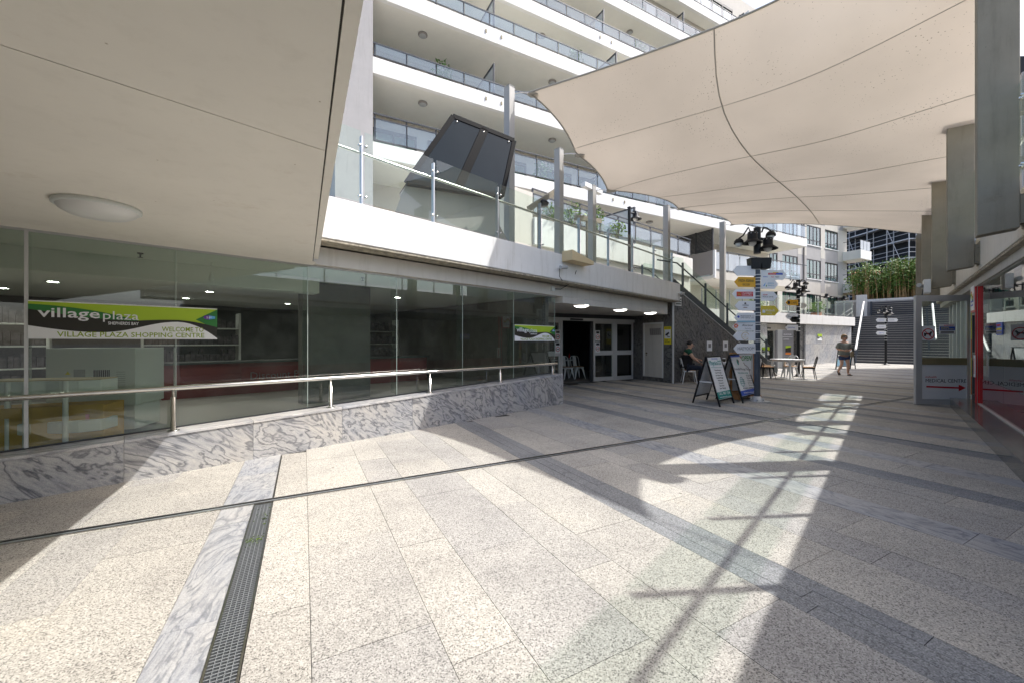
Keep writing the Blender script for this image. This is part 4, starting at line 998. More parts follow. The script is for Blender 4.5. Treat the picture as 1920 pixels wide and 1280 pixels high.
for i, (x, h, nn) in enumerate(((.9, .5, 'nearest the pier'), (1.9, .75, 'second from the pier'), (3.1, .85, 'largest, middle of the planter'), (4.4, .6, 'left of the privacy screen'))):
    p = FE.p(x, .08, 5.45)
    t = thing('terrace_plant', p, 'green leafy plant on the terrace planter, '+nn, 'plant', 'terrace plants')
    mb = MB()
    for k in range(5): 
        a_ = k*1.3+i; mb.tube([p, p+Vector((math.cos(a_)*.12, math.sin(a_)*.1, h*.5)), p+Vector((math.cos(a_)*.3, math.sin(a_)*.2, h))], .008, 5)
    mb.build('stems', 'trunk', t); leafy(p+Z*h*.7, .38, .3, h*.55, 150, .13, 'leaf_light', t, 'leaves', i)
# things on the walkway: lamp post, lean-to awning arm, café umbrella arm
def bell_lamp(p, d, parent, r=.15, arm=.25, mat='black_metal', lit=False, name='lamp_head'):
    """bell shaped lamp hung from a goose-neck"""
    p = Vector(p); d = Vector(d).normalized(); e = p+d*arm
    MB().tube([p, p+Z*.12+d*arm*.25, p+Z*.17+d*arm*.6, p+Z*.12+d*arm*.92, e+Z*.02], .016, 8).build('arm', mat, parent)
    h = MB().lathe(e, [(.02, .04), (r*.55, .02), (r*.75, -.04), (r*.8, -.12)], 16).build(name, mat, parent)
    MB().sphere(e-Z*.12, r*.62, 12, 8).build('globe', 'oyster', h)
def bell_lamp2(c, r, parent, mat='black_metal'):
    """ventilated cylinder with a wide flared shade and a globe below"""
    c = Vector(c)
    h = MB().lathe(c, [(0, .44*r*2), (r*.42, .42*r*2), (r*.5, .36*r*2), (r*.5, .02*r), (r*.55, -.05*r), (r*1.0, -.42*r), (r*1.02, -.50*r), (r*.92, -.46*r), (r*.5, -.12*r)], 22).build('lamp_shade', mat, parent)
    MB().sphere(c-Z*r*.38, r*.42, 14, 10).build('globe', 'oyster', h)
    for k in range(8):
        a_ = k*math.pi/4; MB().lathe(c+Vector((math.cos(a_)*r*.5, math.sin(a_)*r*.5, r*.62)), [(0, 0), (r*.05, 0), (r*.05, r*.04), (0, r*.04)], 6, axis=Vector((math.cos(a_), math.sin(a_), 0))).build('vent_stud', 'brushed_grey', h)
p = wl(1180, -9.2); p = Vector((p.x, p.y, 3.2))
t = thing('lamp_post', p, 'black lamp post with one bell lamp on the upper walkway', 'lamp post')
MB().tube([p, p+Z*2.6], .05, 10).build('pole', 'black_metal', t); pbox('pole_cap', Frame(p, FL.ex, FL.ey), -.05, .05, -.05, .05, 2.6, 2.64, 'black_metal', t)
MB().tube([p+Z*2.45, p+Z*2.5+FL.ex*.3], .03, 8).build('arm', 'black_metal', t); bell_lamp2(p+FL.ex*.42+Z*2.42, .20, t)
p = wl(1010, -9.0); p.z = 3.2
t = thing('folded_awning', p, 'folded grey awning arm on a stand behind the glass balustrade', 'awning')
MB().bar(p+Z*1.35-FL.ex*.35, p+Z*2.1+FL.ex*.75, .10, .12).build('arm', 'steel_paint', t); MB().tube([p, p+Z*1.6], .035, 8).build('stand', 'steel_paint', t)
MB().lathe(p+Z*1.55+FL.ex*.15, [(0, -.02), (.12, -.02), (.16, .05), (.1, .12), (0, .14)], 14).build('hub', 'black_metal', t)
p = wl(1100, -9.1); p.z = 3.2
t = thing('parasol_arm', p, 'horizontal grey awning arm between two sail posts', 'awning')
MB().bar(p+Z*1.6-FL.ex*.5, p+Z*1.75+FL.ex*.7, .10, .13).build('arm', 'steel_paint', t); MB().tube([p, p+Z*1.62], .03, 8).build('stand', 'steel_paint', t)
# CCTV gadgets on the walkway edge
def cctv(p, d, label, box=False, s=1.0):
    p = Vector(p); d = Vector(d).normalized()
    t = thing('security_camera', p, label, 'camera', 'security cameras')
    MB().bar(p, p+d*.10*s+Z*.0, .05*s).build('bracket', 'white_metal', t)
    q = p+d*.12*s
    MB().tube([q-Z*.02*s-d.cross(Z)*.1*s, q-Z*.05*s+d.cross(Z)*.12*s], .038*s, 10).build('housing', 'grey_plastic', t)
    MB().tube([p+Z*.0, p-Z*.22*s, p-Z*.30*s-d.cross(Z)*.10*s], .007, 6).build('cable', 'black_metal', t)
cctv(FL.p(sl(1050, -7.53), UPY, 3.02), FL.ey, 'security camera and cable under the tan box on the walkway edge')
cctv(FL.p(S2-.1, UPY, 3.0), FL.ey, 'security camera on the walkway corner above the stair wall')
t = thing('tan_light_box', FL.p(sl(1070, -7.5), UPY+.1, 3.1), 'tan wedge shaped sign bracket fixed to the walkway edge', 'bracket')
x0 = sl(1056, -7.5); MB().prism([FL.p(x0, UPY+.002, 3.14), FL.p(x0, UPY+.002, 3.36), FL.p(x0+.82, UPY+.002, 3.22), FL.p(x0+.82, UPY+.002, 3.14)], FL.ey*.28).build('wedge', 'tan_panel', t, bevel=.005)
t = thing('junction_box', FL.p(sl(1036, -8.0), BMY+.03, 2.6), 'small white cable junction box on the beam', 'junction box'); xx = sl(1036, -8.05)
pbox('box', FL, xx-.05, xx+.05, BMY+.001, BMY+.05, 2.54, 2.64, 'white_plastic', t)
MB().tube([FL.p(xx+.05, BMY+.04, 2.59), FL.p(xx+.25, BMY+.06, 2.60), FL.p(xx+.38, BMY+.3, 2.75), FL.p(xx+.38, UPY+.03, 3.0)], .008, 6).build('cable', 'black_metal', t)

# ================================================================== APARTMENT BLOCK
apt = thing('apartment_building', FB.p(14, 17, 0), 'large white apartment block with long glass balconies', 'building')
LV = [(8.39, 8.97, 10.07, 15.7), (11.57, 12.19, 12.75, 15.7), (14.5, 15.13, 15.75, 15.7), (17.5, 18.12, 18.75, 16.7), (20.6, 21.2, 21.9, 17.3), (23.7, 24.3, 25.0, 17.8)]
AL = ab(701, 15.7)[0]
AR = 33.0
for i, (z0, z1, zr, b0) in enumerate(LV):
    ar = AR if i else AR
    a_s = 2.3
    MB().box(FB, a_s, ar, b0, b0+.18, z0, z1).build('balcony_fascia', 'apt_white', apt, bevel=.01)
    MB().box(FB, a_s, ar, b0+.181, 18.6, z0+.004, z0+.25).build('balcony_slab', 'balcony_soffit', apt)
    # railing
    rlg = MB()
    rlg.box(FB, a_s+.02, ar, b0+.02, b0+.07, zr-.025, zr+.02)
    if i == 0: rlg.box(FB, a_s+.02, ar, b0+.02, b0+.06, zr-.20, zr-.17)
    rlg.box(FB, a_s+.02, ar, b0+.02, b0+.06, z1+.08, z1+.11)
    ro = rlg.build('balcony_railing', 'rail_frame', apt)
    a = a_s+.1; k = 0
    while a < ar-.2:
        pbox('post', FB, a-.025, a+.025, b0+.075, b0+.12, z1-.05, zr-.026, 'rail_frame', ro)
        pbox('glass_pane', FB, a+.03, min(ar-.2, a+1.17), b0+.035, b0+.045, z1+.111, (zr-.201 if i == 0 else zr-.026), 'balcony_glass', ro)
        a += 1.2
    # privacy fins with a frosted pane
    for af in (7.47+(.0 if i < 3 else .4), 14.6, 21.8, 29.0):
        fr_ = MB(); fz = z0+2.15 if i else z0+2.3
        fr_.box(FB, af-.03, af+.03, b0+.16, b0+.24, z1-.1, fz); fr_.box(FB, af-.03, af+.03, b0+.24, 18.4, fz-.08, fz)
        fo = fr_.build('privacy_fin', 'rail_frame', apt); pbox('pane', FB, af-.01, af+.01, b0+.24, 17.6, z1, fz-.08, 'frosted_glass', fo)
    for ac in (4.4, 11.0, 17.8, 24.5):
        c = FB.p(ac+.1, b0+1.0, z0+.004)
        o = MB().lathe(c, [(0, 0), (.19, 0), (.19, -.06), (.13, -.11), (0, -.13)], 18).build('soffit_light', 'grey_plastic', apt)
        MB().lathe(c, [(.195, -.02), (.2, -.05), (.16, -.09), (.14, -.09)], 18).build('guard', 'apt_taupe', o)
    for aw in (7.0, 7.75, 14.2, 15.0): pbox('weep_spout', FB, aw-.03, aw+.03, b0-.03, b0-.001, z0+.28, z0+.42, 'olive_panel', apt)
    # recessed wall and doors
    zf = z1-.02 if i == 0 else z0+.25
    ztop = LV[i+1][0] if i < len(LV)-1 else z0+3.0
    pbox('recessed_wall', FB, 2.3, AR, 18.61, 18.9, z0+.25, ztop+.0, 'apt_beige', apt)
    a = 2.6; k = 0
    while a < AR-2:
        wd = (2.1, 1.5, 2.4)[k % 3]
        zd0 = z0+.26; zd1 = z0+2.35+.25
        dr = MB(); dr.box(FB, a, a+wd, 18.54, 18.608, zd1-.16, zd1); dr.box(FB, a, a+.07, 18.54, 18.608, zd0, zd1-.16); dr.box(FB, a+wd-.07, a+wd, 18.54, 18.608, zd0, zd1-.16); dr.box(FB, a+wd/2-.04, a+wd/2+.04, 18.54, 18.608, zd0, zd1-.16); dr.box(FB, a+.07, a+wd-.07, 18.54, 18.608, zd0, zd0+.08)
        do = dr.build('balcony_door', 'dark_frame', apt)
        pbox('pane', FB, a+.07, a+wd-.07, 18.59, 18.6, zd0+.08, zd1-.16, 'window_glass', do)
        pbox('curtain', FB, a+.1, a+wd*(.45 if k % 2 else .8), 18.601, 18.607, zd0+.08, zd1-.17, 'curtain_teal' if k % 2 else 'curtain', do)
        a += wd+(.55, 1.5, .9)[k % 3]; k += 1
MB().box(FB, 1.0, 2.3, 15.55, 19.4, 3.2, 30).build('pilaster', 'pilaster_grey', apt)
MB().box(FB, 1.0, AR, 18.91, 30, 3.2, 28).build('core_wall', 'apt_beige', apt)
pbox('ground_wall', FB, 2.3, 33, 18.4, 18.9, 2.9, 8.39, 'apt_beige', apt)
# middle level: dark louvre fin, taupe side wall, balcony with frosted railing
DA = 22.35
MB().box(FB, DA, DA+.12, 15.8, 18.4, 5.55, 7.0).build('side_wall', 'apt_taupe', apt)
MB().box(FB, DA-.002, DA+.125, 15.66, 15.798, 5.3, 7.02).build('wall_end', 'apt_white', apt)
lf_ = MB(); lf_.box(FB, DA+.02, DA+.1, 15.82, 15.92, 7.02, 8.38); lf_.box(FB, DA+.02, DA+.1, 17.0, 17.08, 7.02, 8.38)
lo = lf_.build('louvre_screen', 'dark_frame', apt)
for k in range(16): pbox('louvre', FB, DA+.03, DA+.09, 15.93, 18.38, 7.04+k*.083, 7.10+k*.083, 'dark_frame', lo)
MB().box(FB, DA+.13, AR, 15.7, 15.85, 5.25, 5.72).build('balcony_fascia', 'apt_beige', apt)
MB().box(FB, DA+.13, AR, 15.851, 18.39, 5.3, 5.5).build('balcony_slab', 'balcony_soffit', apt)
rr = MB(); rr.box(FB, DA+.13, AR, 15.72, 15.77, 6.98, 7.03); rr.box(FB, DA+.13, AR, 15.72, 15.76, 5.82, 5.86); ro = rr.build('balcony_railing', 'rail_frame', apt)
a = DA+.2
while a < AR-1.2:
    pbox('post', FB, a-.025, a+.025, 15.775, 15.82, 5.721, 6.98, 'rail_frame', ro); pbox('glass_pane', FB, a+.04, a+1.16, 15.735, 15.745, 5.87, 6.92, 'frosted_glass' if a < 26.3 else 'balcony_glass', ro); a += 1.2
for a in (24.2, 28.5):
    dr = MB(); dr.box(FB, a, a+1.6, 18.32, 18.398, 7.6, 7.75); dr.box(FB, a, a+.1, 18.32, 18.398, 5.5, 7.6); dr.box(FB, a+1.5, a+1.6, 18.32, 18.398, 5.5, 7.6); do = dr.build('balcony_door', 'dark_frame', apt); pbox('pane', FB, a+.1, a+1.5, 18.37, 18.38, 5.5, 7.6, 'window_glass', do)
# ---------------- window wing of the block
wing = thing('window_wing', FB.p(40, 20, 3), 'beige and grey apartment wing with rows of black framed windows', 'building')
WB_ = 19.0
MB().box(FB, 33.01, 47.2, WB_+.12, 30, 2.9, 28).build('core', 'apt_grey', wing)
cols_ = [(33.2, 35.3), (36.0, 38.4), (39.85, 42.3), (43.05, 45.45)]
rows_ = [(4.0, 5.65), (7.05, 8.8), (10.1, 11.85), (13.2, 14.95), (16.3, 18.05), (19.4, 21.1)]
# facade panels between the windows
edges = [33.02]+[v_ for c in cols_ for v_ in c]+[47.2]
for i in range(0, len(edges), 2):
    for (z0, z1, mt) in ((2.9, 5.85, 'apt_beige'), (5.86, 9.05, 'apt_grey'), (9.06, 12.1, 'apt_beige'), (12.11, 28, 'apt_grey')): pbox('wall_panel', FB, edges[i]+.004, edges[i+1]-.004, WB_, WB_+.115, z0, z1, mt, wing)
for c0, c1 in cols_:
    zz = [2.9]+[v_ for r in rows_ for v_ in r]+[28]
    for i in range(0, len(zz), 2): pbox('spandrel', FB, c0, c1, WB_+.01, WB_+.115, zz[i], zz[i+1], 'apt_grey' if 5.8 < zz[i] < 9.2 else 'apt_beige', wing)
    for (z0, z1) in rows_[:4]:
        w = MB(); cw = c1-c0
        w.box(FB, c0, c0+.06, WB_+.03, WB_+.1, z0, z1); w.box(FB, c1-.06, c1, WB_+.03, WB_+.1, z0, z1); w.box(FB, c0+.06, c1-.06, WB_+.03, WB_+.1, z1-.07, z1); w.box(FB, c0+.06, c1-.06, WB_+.03, WB_+.1, z0, z0+.06)
        w.box(FB, c0+.06, c1-.06, WB_+.035, WB_+.095, z0+.42, z0+.48)
        for q in (.25, .5, .75): w.box(FB, c0+cw*q-.03, c0+cw*q+.03, WB_+.033, WB_+.097, z0+.06, z1-.07)
        wo_ = w.build('window', 'dark_frame', wing)
        pbox('pane', FB, c0+.06, c1-.06, WB_+.06, WB_+.066, z0+.06, z1-.07, 'window_glass', wo_)
        rr = random.Random(int(c0*7+z0*3))
        x = c0+.07
        while x < c1-.2:
            wd = rr.uniform(.2, .5)
            if rr.random() < .7: pbox('curtain', FB, x, min(c1-.07, x+wd*.8), WB_+.085, WB_+.11, z0+.06, z1-.07, rr.choice(['curtain', 'curtain', 'curtain_teal']), wo_)
            x += wd
        pbox('sill', FB, c0-.08, c1+.08, WB_-.05, WB_+.02, z0-.09, z0-.002, 'apt_white', wing)
MB().tube([FB.p(39.3, WB_-.05, 2.9), FB.p(39.3, WB_-.05, 20)], .06, 8).build('rain_pipe', 'apt_taupe', wing)
for k, z in enumerate((6.05, 9.2, 12.4)):
    MB().box(FB, 46.4, 48.6, 17.6, 19.4, z, z+.85).build('end_balcony', 'apt_white', wing, bevel=.01)
    r_ = MB(); r_.box(FB, 46.45, 48.5, 17.65, 17.69, z+1.75, z+1.79); r_.box(FB, 46.45, 46.5, 17.65, 17.7, z+.851, z+1.75); r_.box(FB, 48.45, 48.5, 17.65, 17.7, z+.851, z+1.75); r_.box(FB, 46.45, 46.5, 17.7, 19.3, z+1.75, z+1.79)
    for q in (47.1, 47.8): r_.box(FB, q-.02, q+.02, 17.65, 17.7, z+.851, z+1.75)
    ro = r_.build('railing', 'dark_frame', wing); pbox('glass_pane', FB, 46.5, 48.45, 17.66, 17.67, z+.9, z+1.74, 'frosted_glass' if k else 'balcony_glass', ro)
MB().box(FB, 45.6, 46.4, 18.5, 18.99, 2.9, 5.6).build('pier', 'apt_taupe', wing)
# ---------------- far podium with marble wall, entrance and balustrade
pod = thing('podium', FB.p(26, 13.3, 0), 'white edged podium with pale marble wall and lower entrance, far side', 'podium')
xs = [27.35+i*.97 for i in range(7)]
for i in range(6):
    for (z0, z1) in ((-.01, 1.24), (1.245, 2.44)): pbox('marble_panel', FB, xs[i]+.002, xs[i+1]-.002, 13.1, 13.2, z0, z1, 'marble_far', pod)
MB().box(FB, 17.5, 33.2, 12.9, 13.3, 2.45, 3.02).build('upstand', 'white_render', pod, bevel=.01)
MB().box(FB, 17.5, 33.2, 13.31, 19.2, 2.6, 2.95).build('deck', 'grey_render', pod)
MB().box(FB, 17.5, 27.34, 15.4, 15.6, 0, 2.45).build('entrance_back_wall', 'interior_wall', pod)
pbox('entrance_jamb', FB, 26.7, 27.34, 13.2, 15.4, -.01, 2.44, 'marble_dark', pod)
pbox('entrance_jamb', FB, 17.5, 23.3, 13.1, 15.4, -.01, 2.44, 'marble_far', pod)
pbox('header', FB, 23.3, 26.7, 13.9, 14.1, 2.05, 2.449, 'cream_render', pod)
for x in (23.35, 24.5, 25.6, 26.6): pbox('door_frame', FB, x-.04, x+.04, 13.98, 14.04, 0, 2.05, 'aluminium', pod)
pbox('door_pane', FB, 23.4, 26.6, 14.0, 14.012, .05, 2.04, 'shop_glass', pod)
pbox('door_sensor', FB, 24.6, 25.0, 13.84, 13.899, 2.16, 2.22, 'black_metal', pod)
balustrade(Frame((0, 0, 0), U, -V), -13.0, [17.6+i*1.11 for i in range(15)], 3.02, 4.08, 'green tinted glass balustrade on the far podium edge', rail_on=False)
def mini_banner(F, w, h, label):
    t = thing('mini_banner', F.p(w/2, 0, 0), label, 'banner', 'small plaza banners')
    pbox('board', F, 0, w, 0, .01, 0, h, 'white_board', t); decal('lime_field', F, [(0, .62*h), (w, .55*h), (w, h), (0, h)], 'lime', t, y=.011)
    decal('black_swoosh', F, [(0, .3*h), (.25*w, .28*h), (.6*w, .5*h), (.9*w, .45*h), (w, .1*h), (w, .5*h), (.7*w, .68*h), (.3*w, .55*h), (0, .75*h)], 'sign_black', t, y=.0135)
    text('villageplaza', F, .08*w, .46*h, .16*h, 'white_board', t, y=.016, width=.45*w)
FF = Frame(FB.p(0, 13.1, 0), U, -V)
aa, yy = ab(1536, 13.1); mini_banner(Frame(FF.p(aa-.25, .012, 1.45), U, -V), .55, .42, 'small lime and black plaza sign on the pale marble wall')
t = thing('planted_tub', FB.p(31, 14.2, 2.95), 'pale green shrub in a tub behind the far balustrade', 'plant')
MB().lathe(FB.p(31, 14.2, 2.95), [(0, 0), (.25, 0), (.32, .4), (.28, .4), (0, .36)], 16).build('tub', 'terracotta', t); leafy(FB.p(31, 14.2, 3.75), .45, .45, .4, 220, .18, 'leaf_light', t, 'leaves', 31)
t = thing('planted_tub', FB.p(24.5, 14.3, 2.95), 'yellow green shrub in a tub nearer the lamp post', 'plant')
MB().lathe(FB.p(24.5, 14.3, 2.95), [(0, 0), (.25, 0), (.32, .4), (.28, .4), (0, .36)], 16).build('tub', 'terracotta', t); leafy(FB.p(24.5, 14.3, 3.7), .5, .45, .35, 220, .18, 'leaf_light', t, 'leaves', 32)
for i, (px, py, Y_) in enumerate(((1505, 553, 33), (1550, 556, 36), (1583, 560, 38))):
    p = at(px, py, Y_-.5)
    t = thing('wall_lamp', p, 'black bell wall lamp on the apartment wing, '+['left one', 'middle one', 'right one under the end balcony'][i], 'wall lamp', 'apartment wall lamps')
    MB().tube([p+V*.6, p], .04, 6).build('arm', 'black_metal', t); bell_lamp2(p, .28, t)
# ---------------- far staircase
FS = Frame((22.75, 26.2, 0), (q2, -q2, 0), (q2, q2, 0))
fs = thing('stone_staircase', FS.p(4, 3, 0), 'wide dark stone staircase rising at the far end of the plaza', 'staircase')
NST = 20
for k in range(NST):
    z = .165*(k+1); y0 = .30*k
    pbox('step', FS, -.4, 9.5, y0, y0+.33, z-.165, z-.02, 'step_dark', fs); pbox('nosing', FS, -.4, 9.5, y0-.015, y0+.075, z-.019, z, 'nosing', fs)
    pbox('tread', FS, -.4, 9.5, y0+.076, y0+.33, z-.019, z-.002, 'step_dark', fs)
zt = .165*NST
MB().box(FS, -1.5, 12, NST*.3+.331, 10.5, zt-.3, zt-.002).build('top_landing', 'step_dark', fs)
def stair_rail(x, label, y0=-.3, y1=6.4, double=False):
    t = thing('stair_handrail', FS.p(x, 0, 0), label, 'handrail', 'far stair handrails')
    f = lambda y: max(0, y)/.3*.165
    for dx in ((0,) if not double else (-.28, .28)):
        MB().tube([FS.p(x+dx, y0-.3, f(y0)+.9), FS.p(x+dx, y0, f(y0)+.92), FS.p(x+dx, y1, f(y1)+.92), FS.p(x+dx, y1+.4, f(y1)+.92)], .06, 8).build('rail', 'white_metal', t)
    y = y0+.1
    while y < y1:
        pbox('post', FS, x-.035, x+.035, y-.035, y+.035, f(y)-.0, f(y)+.9, 'navy_metal', t); y += .9
    return t
stair_rail(.05, 'white handrail with dark posts at the left side of far stairs')
stair_rail(3.4, 'double white handrail in the middle of the far stairs', 1.2, 5.6, True)
# fence, wall and coping at the top
fn = thing('slatted_fence', FS.p(4, 9.2, zt), 'dark slatted screen fence with white coping above the far stairs', 'fence')
for k in range(8): pbox('slat', FS, .4, 5.4, 9.2, 9.24, zt+.05+k*.16, zt+.14+k*.16, 'rail_frame', fn)
for x in (.35, 5.45): pbox('post', FS, x-.06, x+.06, 9.17, 9.27, zt-.002, zt+1.35, 'rail_frame', fn)
pbox('coping', FS, -2.0, 10, 9.30, 9.75, zt+1.36, zt+1.55, 'white_render', fn); pbox('wall', FS, -2.0, 10, 9.32, 9.6, zt-.002, zt+1.359, 'apt_grey', fn)
pbox('pier', FS, -.55, .1, 8.7, 9.29, zt-.002, zt+1.9, 'white_render', fn)
# bamboo hedge
hg = thing('bamboo_hedge', FS.p(3, 11.5, zt), 'tall dense bamboo hedge above the far stairs', 'hedge')
bank = MB().box(FS, -1.6, 14, 9.8, 30, zt-1, zt+1.30).build('planting_bed', 'soil', hg)
rg = random.Random(21); mb = MB(); lm = MB(); ll = MB()
MB().box(FS, -.9, 14, 13.2, 13.5, zt+1.2, zt+4.0).build('back_screen', 'leaf', hg)
for k in range(430):
    x = rg.uniform(-.9, 11); y = 10.0+rg.random()**1.5*3.0; h = rg.uniform(2.2, 3.7); p = FS.p(x, y, zt+1.25); l = Vector((rg.gauss(0, .15), rg.gauss(0, .15), 0))
    mb.tube([p, p+Z*h*.6+l*.5, p+Z*h+l*1.3], [.028, .022, .008], 4, caps=False)
    for j in range(60):
        q = p+l*rg.random()+Z*h*(.36+.66*rg.random()**.75)+Vector((rg.gauss(0, .28), rg.gauss(0, .28), 0)); s = rg.uniform(.16, .34)
        d = Vector((rg.uniform(-1, 1), rg.uniform(-1, 1), rg.uniform(-.9, .3))).normalized(); e = d.cross(Vector((rg.uniform(-1, 1), rg.uniform(-1, 1), 1))).normalized()
        (ll if rg.random() < .5 else lm).add([q, q+d*s*.5+e*s*.16, q+d*s, q+d*s*.5-e*s*.16], [(0, 1, 2, 3)])
tag(mb.build('stems', 'bamboo_stem', hg, recalc=False), kind='stuff'); tag(lm.build('leaves', 'leaf', hg, recalc=False), kind='stuff'); tag(ll.build('light_leaves', 'leaf_light', hg, recalc=False), kind='stuff')
for i, (px, py, Y_, s_) in enumerate(((1607, 520, 40, .9), (1632, 519, 39, .8))):
    p = at(px, py, Y_)
    t = thing('flowering_shrub', p-Z*1.2, 'shrub with orange pink blossom in front of the bamboo, '+['left one by the balcony', 'right one'][i], 'shrub', 'flowering shrubs')
    MB().tube([p-Z*1.6, p-Z*.6, p], .05, 6).build('stem', 'trunk', t); leafy(p-Z*.3, .9, .7, .7, 160, .32, 'leaf_light', t, 'leaves', 50+i); leafy(p+Z*.25+Vector((.3, 0, 0)), .8, .6, .35, 80, .30, 'flower', t, 'blossom', 60+i)
# scaffolded tower
sc = thing('scaffolded_building', Vector((46, 48, 0)), 'dark netted building wrapped in white scaffolding behind the hedge', 'building')
MB().box(FW, 45.2, 75, 45.2, 80, 0, 34).build('netted_core', 'scaffold_mesh', sc)
FX = Frame((44.2, 44.0, 0), (0, 1, 0), (-1, 0, 0)); FY = Frame((44.2, 44.0, 0), (1, 0, 0), (0, -1, 0))
for F, ln in ((FX, 16), (FY, 10)):
    n = int(ln/2.6)
    for k in range(n+1):
        if F is FY and k == 0: continue
        for dy in (0, -.8): MB().tube([F.p(k*2.6, dy, 4), F.p(k*2.6, dy, 26)], .05, 5).build('standard', 'scaffold_tube', sc)
    for z in range(3, 12):
        zz = 2.1*z+.3
        pbox('deck', F, 0.06, ln, -.9, -.06, zz-.12, zz, 'scaffold_tube', sc)
        for dz in (.55, 1.05): MB().tube([F.p(.06, 0, zz+dz), F.p(ln, 0, zz+dz)], .035, 5).build('ledger', 'scaffold_tube', sc)
    for k in range(0, n, 2): MB().tube([F.p(k*2.6, .06, 8.4), F.p((k+1)*2.6, .06, 14.7)], .035, 5).build('brace', 'scaffold_tube', sc)

for i, (a_, lv, nn) in enumerate(((5.3, 1, 'above the tilted skylight, second balcony'), (12.2, 2, 'third balcony, left of the sail'), (10.2, 0, 'lowest balcony behind a sail post'), (17.5, 3, 'fourth balcony from below'))):
    z0, z1, zr, b0 = LV[lv]; p = FB.p(a_, b0+.55, z0+.25)
    t = thing('balcony_plant', p, 'potted green plant on the apartment balcony, '+nn, 'plant', 'balcony plants')
    MB().lathe(p, [(0, 0), (.18, 0), (.24, .35), (.2, .35), (0, .3)], 14).build('pot', 'terracotta', t); leafy(p+Z*.95, .4, .35, .55, 160, .2, 'leaf', t, 'leaves', 80+i)
# ================================================================== RIGHT SIDE SHOPS
def frs(px, c): return sr(px, c)
rb = thing('shop_building', FR.p(0, -.5, 0), 'cream rendered right hand shop building with overhanging walkway edge', 'building')
S0r = -9.0; S1r = 9.5
MB().box(FR, S0r, S1r, -.2, 0, 2.64, 3.22).build('upstand', 'cream_render', rb, bevel=.01)
MB().box(FR, S0r, S1r, -.3, -.012, 2.60, 2.638).build('drip_lip', 'dirty_lip', rb, bevel=.008)
MB().box(FR, S0r, S1r, -.28, -.09, 2.47, 2.599).build('beam', 'grey_render', rb)
MB().box(FR, S0r, S1r, -3.2, -.21, 2.65, 3.18).build('deck', 'grey_render', rb)
GR = yr(1.8)
stp = thing('shop_step', FR.p(-1, .1, 0), 'polished dark stone step along the right shop front', 'step')
sS = [-9.0+1.35*i for i in range(9)]
s_end = (Vector((9.43, 8.5, 0))-FR.o).dot(FR.ex)
sS = [s for s in sS if s < s_end-.3]+[s_end]
for i in range(len(sS)-1):
    pbox('riser_panel', FR, sS[i]+.001, sS[i+1]-.001, yr(1.36)-.03, yr(1.36), -.01, .168, 'step_stone', stp); pbox('tread_slab', FR, sS[i]+.001, sS[i+1]-.001, -1.0, yr(1.36)+.01, .170, .2, 'step_stone', stp)
pbox('core', FR, -9, s_end, -1.0, yr(1.36)-.031, -.01, .169, 'grey_render', stp); pbox('end_panel', FR, s_end+.001, s_end+.02, -.6, yr(1.36), -.01, .169, 'step_stone', stp)
sg = sr(1836, 1.8)
sw2 = thing('shop_window', FR.p(sg-2, GR, .2), 'reflective right shop window with red film along the bottom', 'shop window')
jr = [sg-.02, sr(1882, 1.8), sr(1920, 1.8)-.25, sr(1920, 1.8)-1.6, -3.4, -5.0, -7.0]
for i in range(len(jr)-1):
    x0, x1 = jr[i+1]+.004, jr[i]-.004
    pbox('glass_pane', FR, x0, x1, GR-.012, GR, .215, 2.46, 'shop_glass', sw2)
    pbox('film', FR, x0, x1, GR+.001, GR+.003, .216, .70, 'red_film_glass', sw2)
pbox('sill', FR, -7, jr[0], GR-.03, GR+.03, .2001, .214, 'aluminium', sw2); pbox('head', FR, -7, jr[0], GR-.03, GR+.02, 2.461, 2.52, 'aluminium', sw2)
# red post and shop entrance
rp = thing('red_entrance_frame', FR.p(sg, GR+.05, .2), 'bright red shop entrance frame with health logo panel', 'door frame')
pbox('post', FR, sg-.01, sg+.03, GR-.05, GR+.05, .2, 2.58, 'red_frame', rp); pbox('post', FR, sg-.11, sg-.08, GR-.04, GR+.03, .2, 2.46, 'red_frame', rp); pbox('teal_strip', FR, sg-.079, sg-.011, GR-.03, GR+.03, .2, 2.46, 'teal_strip', rp)
pbox('head', FR, sg+.051, sg+.55, GR-.05, GR+.05, 1.98, 2.56, 'red_frame', rp)
F = rf(FR, sg+.5, GR+.052, 2.02)
pbox('logo_panel', F, .01, .43, 0, .01, 0, .48, 'white_board', rp)
for k, (m, dz) in enumerate((('ink_red', 0), ('bright_yellow', -.03), ('ink_green', -.06))):
    pts = [(.05+.33*i/12, .33+dz+.06*math.sin(i/12*6.28)) for i in range(13)]; decal('logo_wave', F, pts+[(x, z-.028) for x, z in pts[::-1]], m, rp, y=.0105+.002*k)
text('myhealth\nmedical', F, .05, .16, .075, 'ink_blue', rp, y=.0105, width=.32)
dl = leaf(Frame(FR.p(sg+.06, GR+.02, 0), FR.ex, FR.ey), .0, .42, .0, .205, 1.97, rp, 'dark_frame', 'shop_glass', midz=1.02, st=.05)
# hours notice
F = rf(FR, sg-.03, GR+.075, .72)
o = thing('hours_notice', F.p(.15, 0, 0), 'narrow white notice with red print on the red frame', 'notice'); pbox('board', F, .08, .24, 0, .01, 0, .42, 'white_board', o); decal('print', F, [(.13, .06), (.19, .06), (.19, .36), (.13, .36)], 'ink_red', o, y=.011)
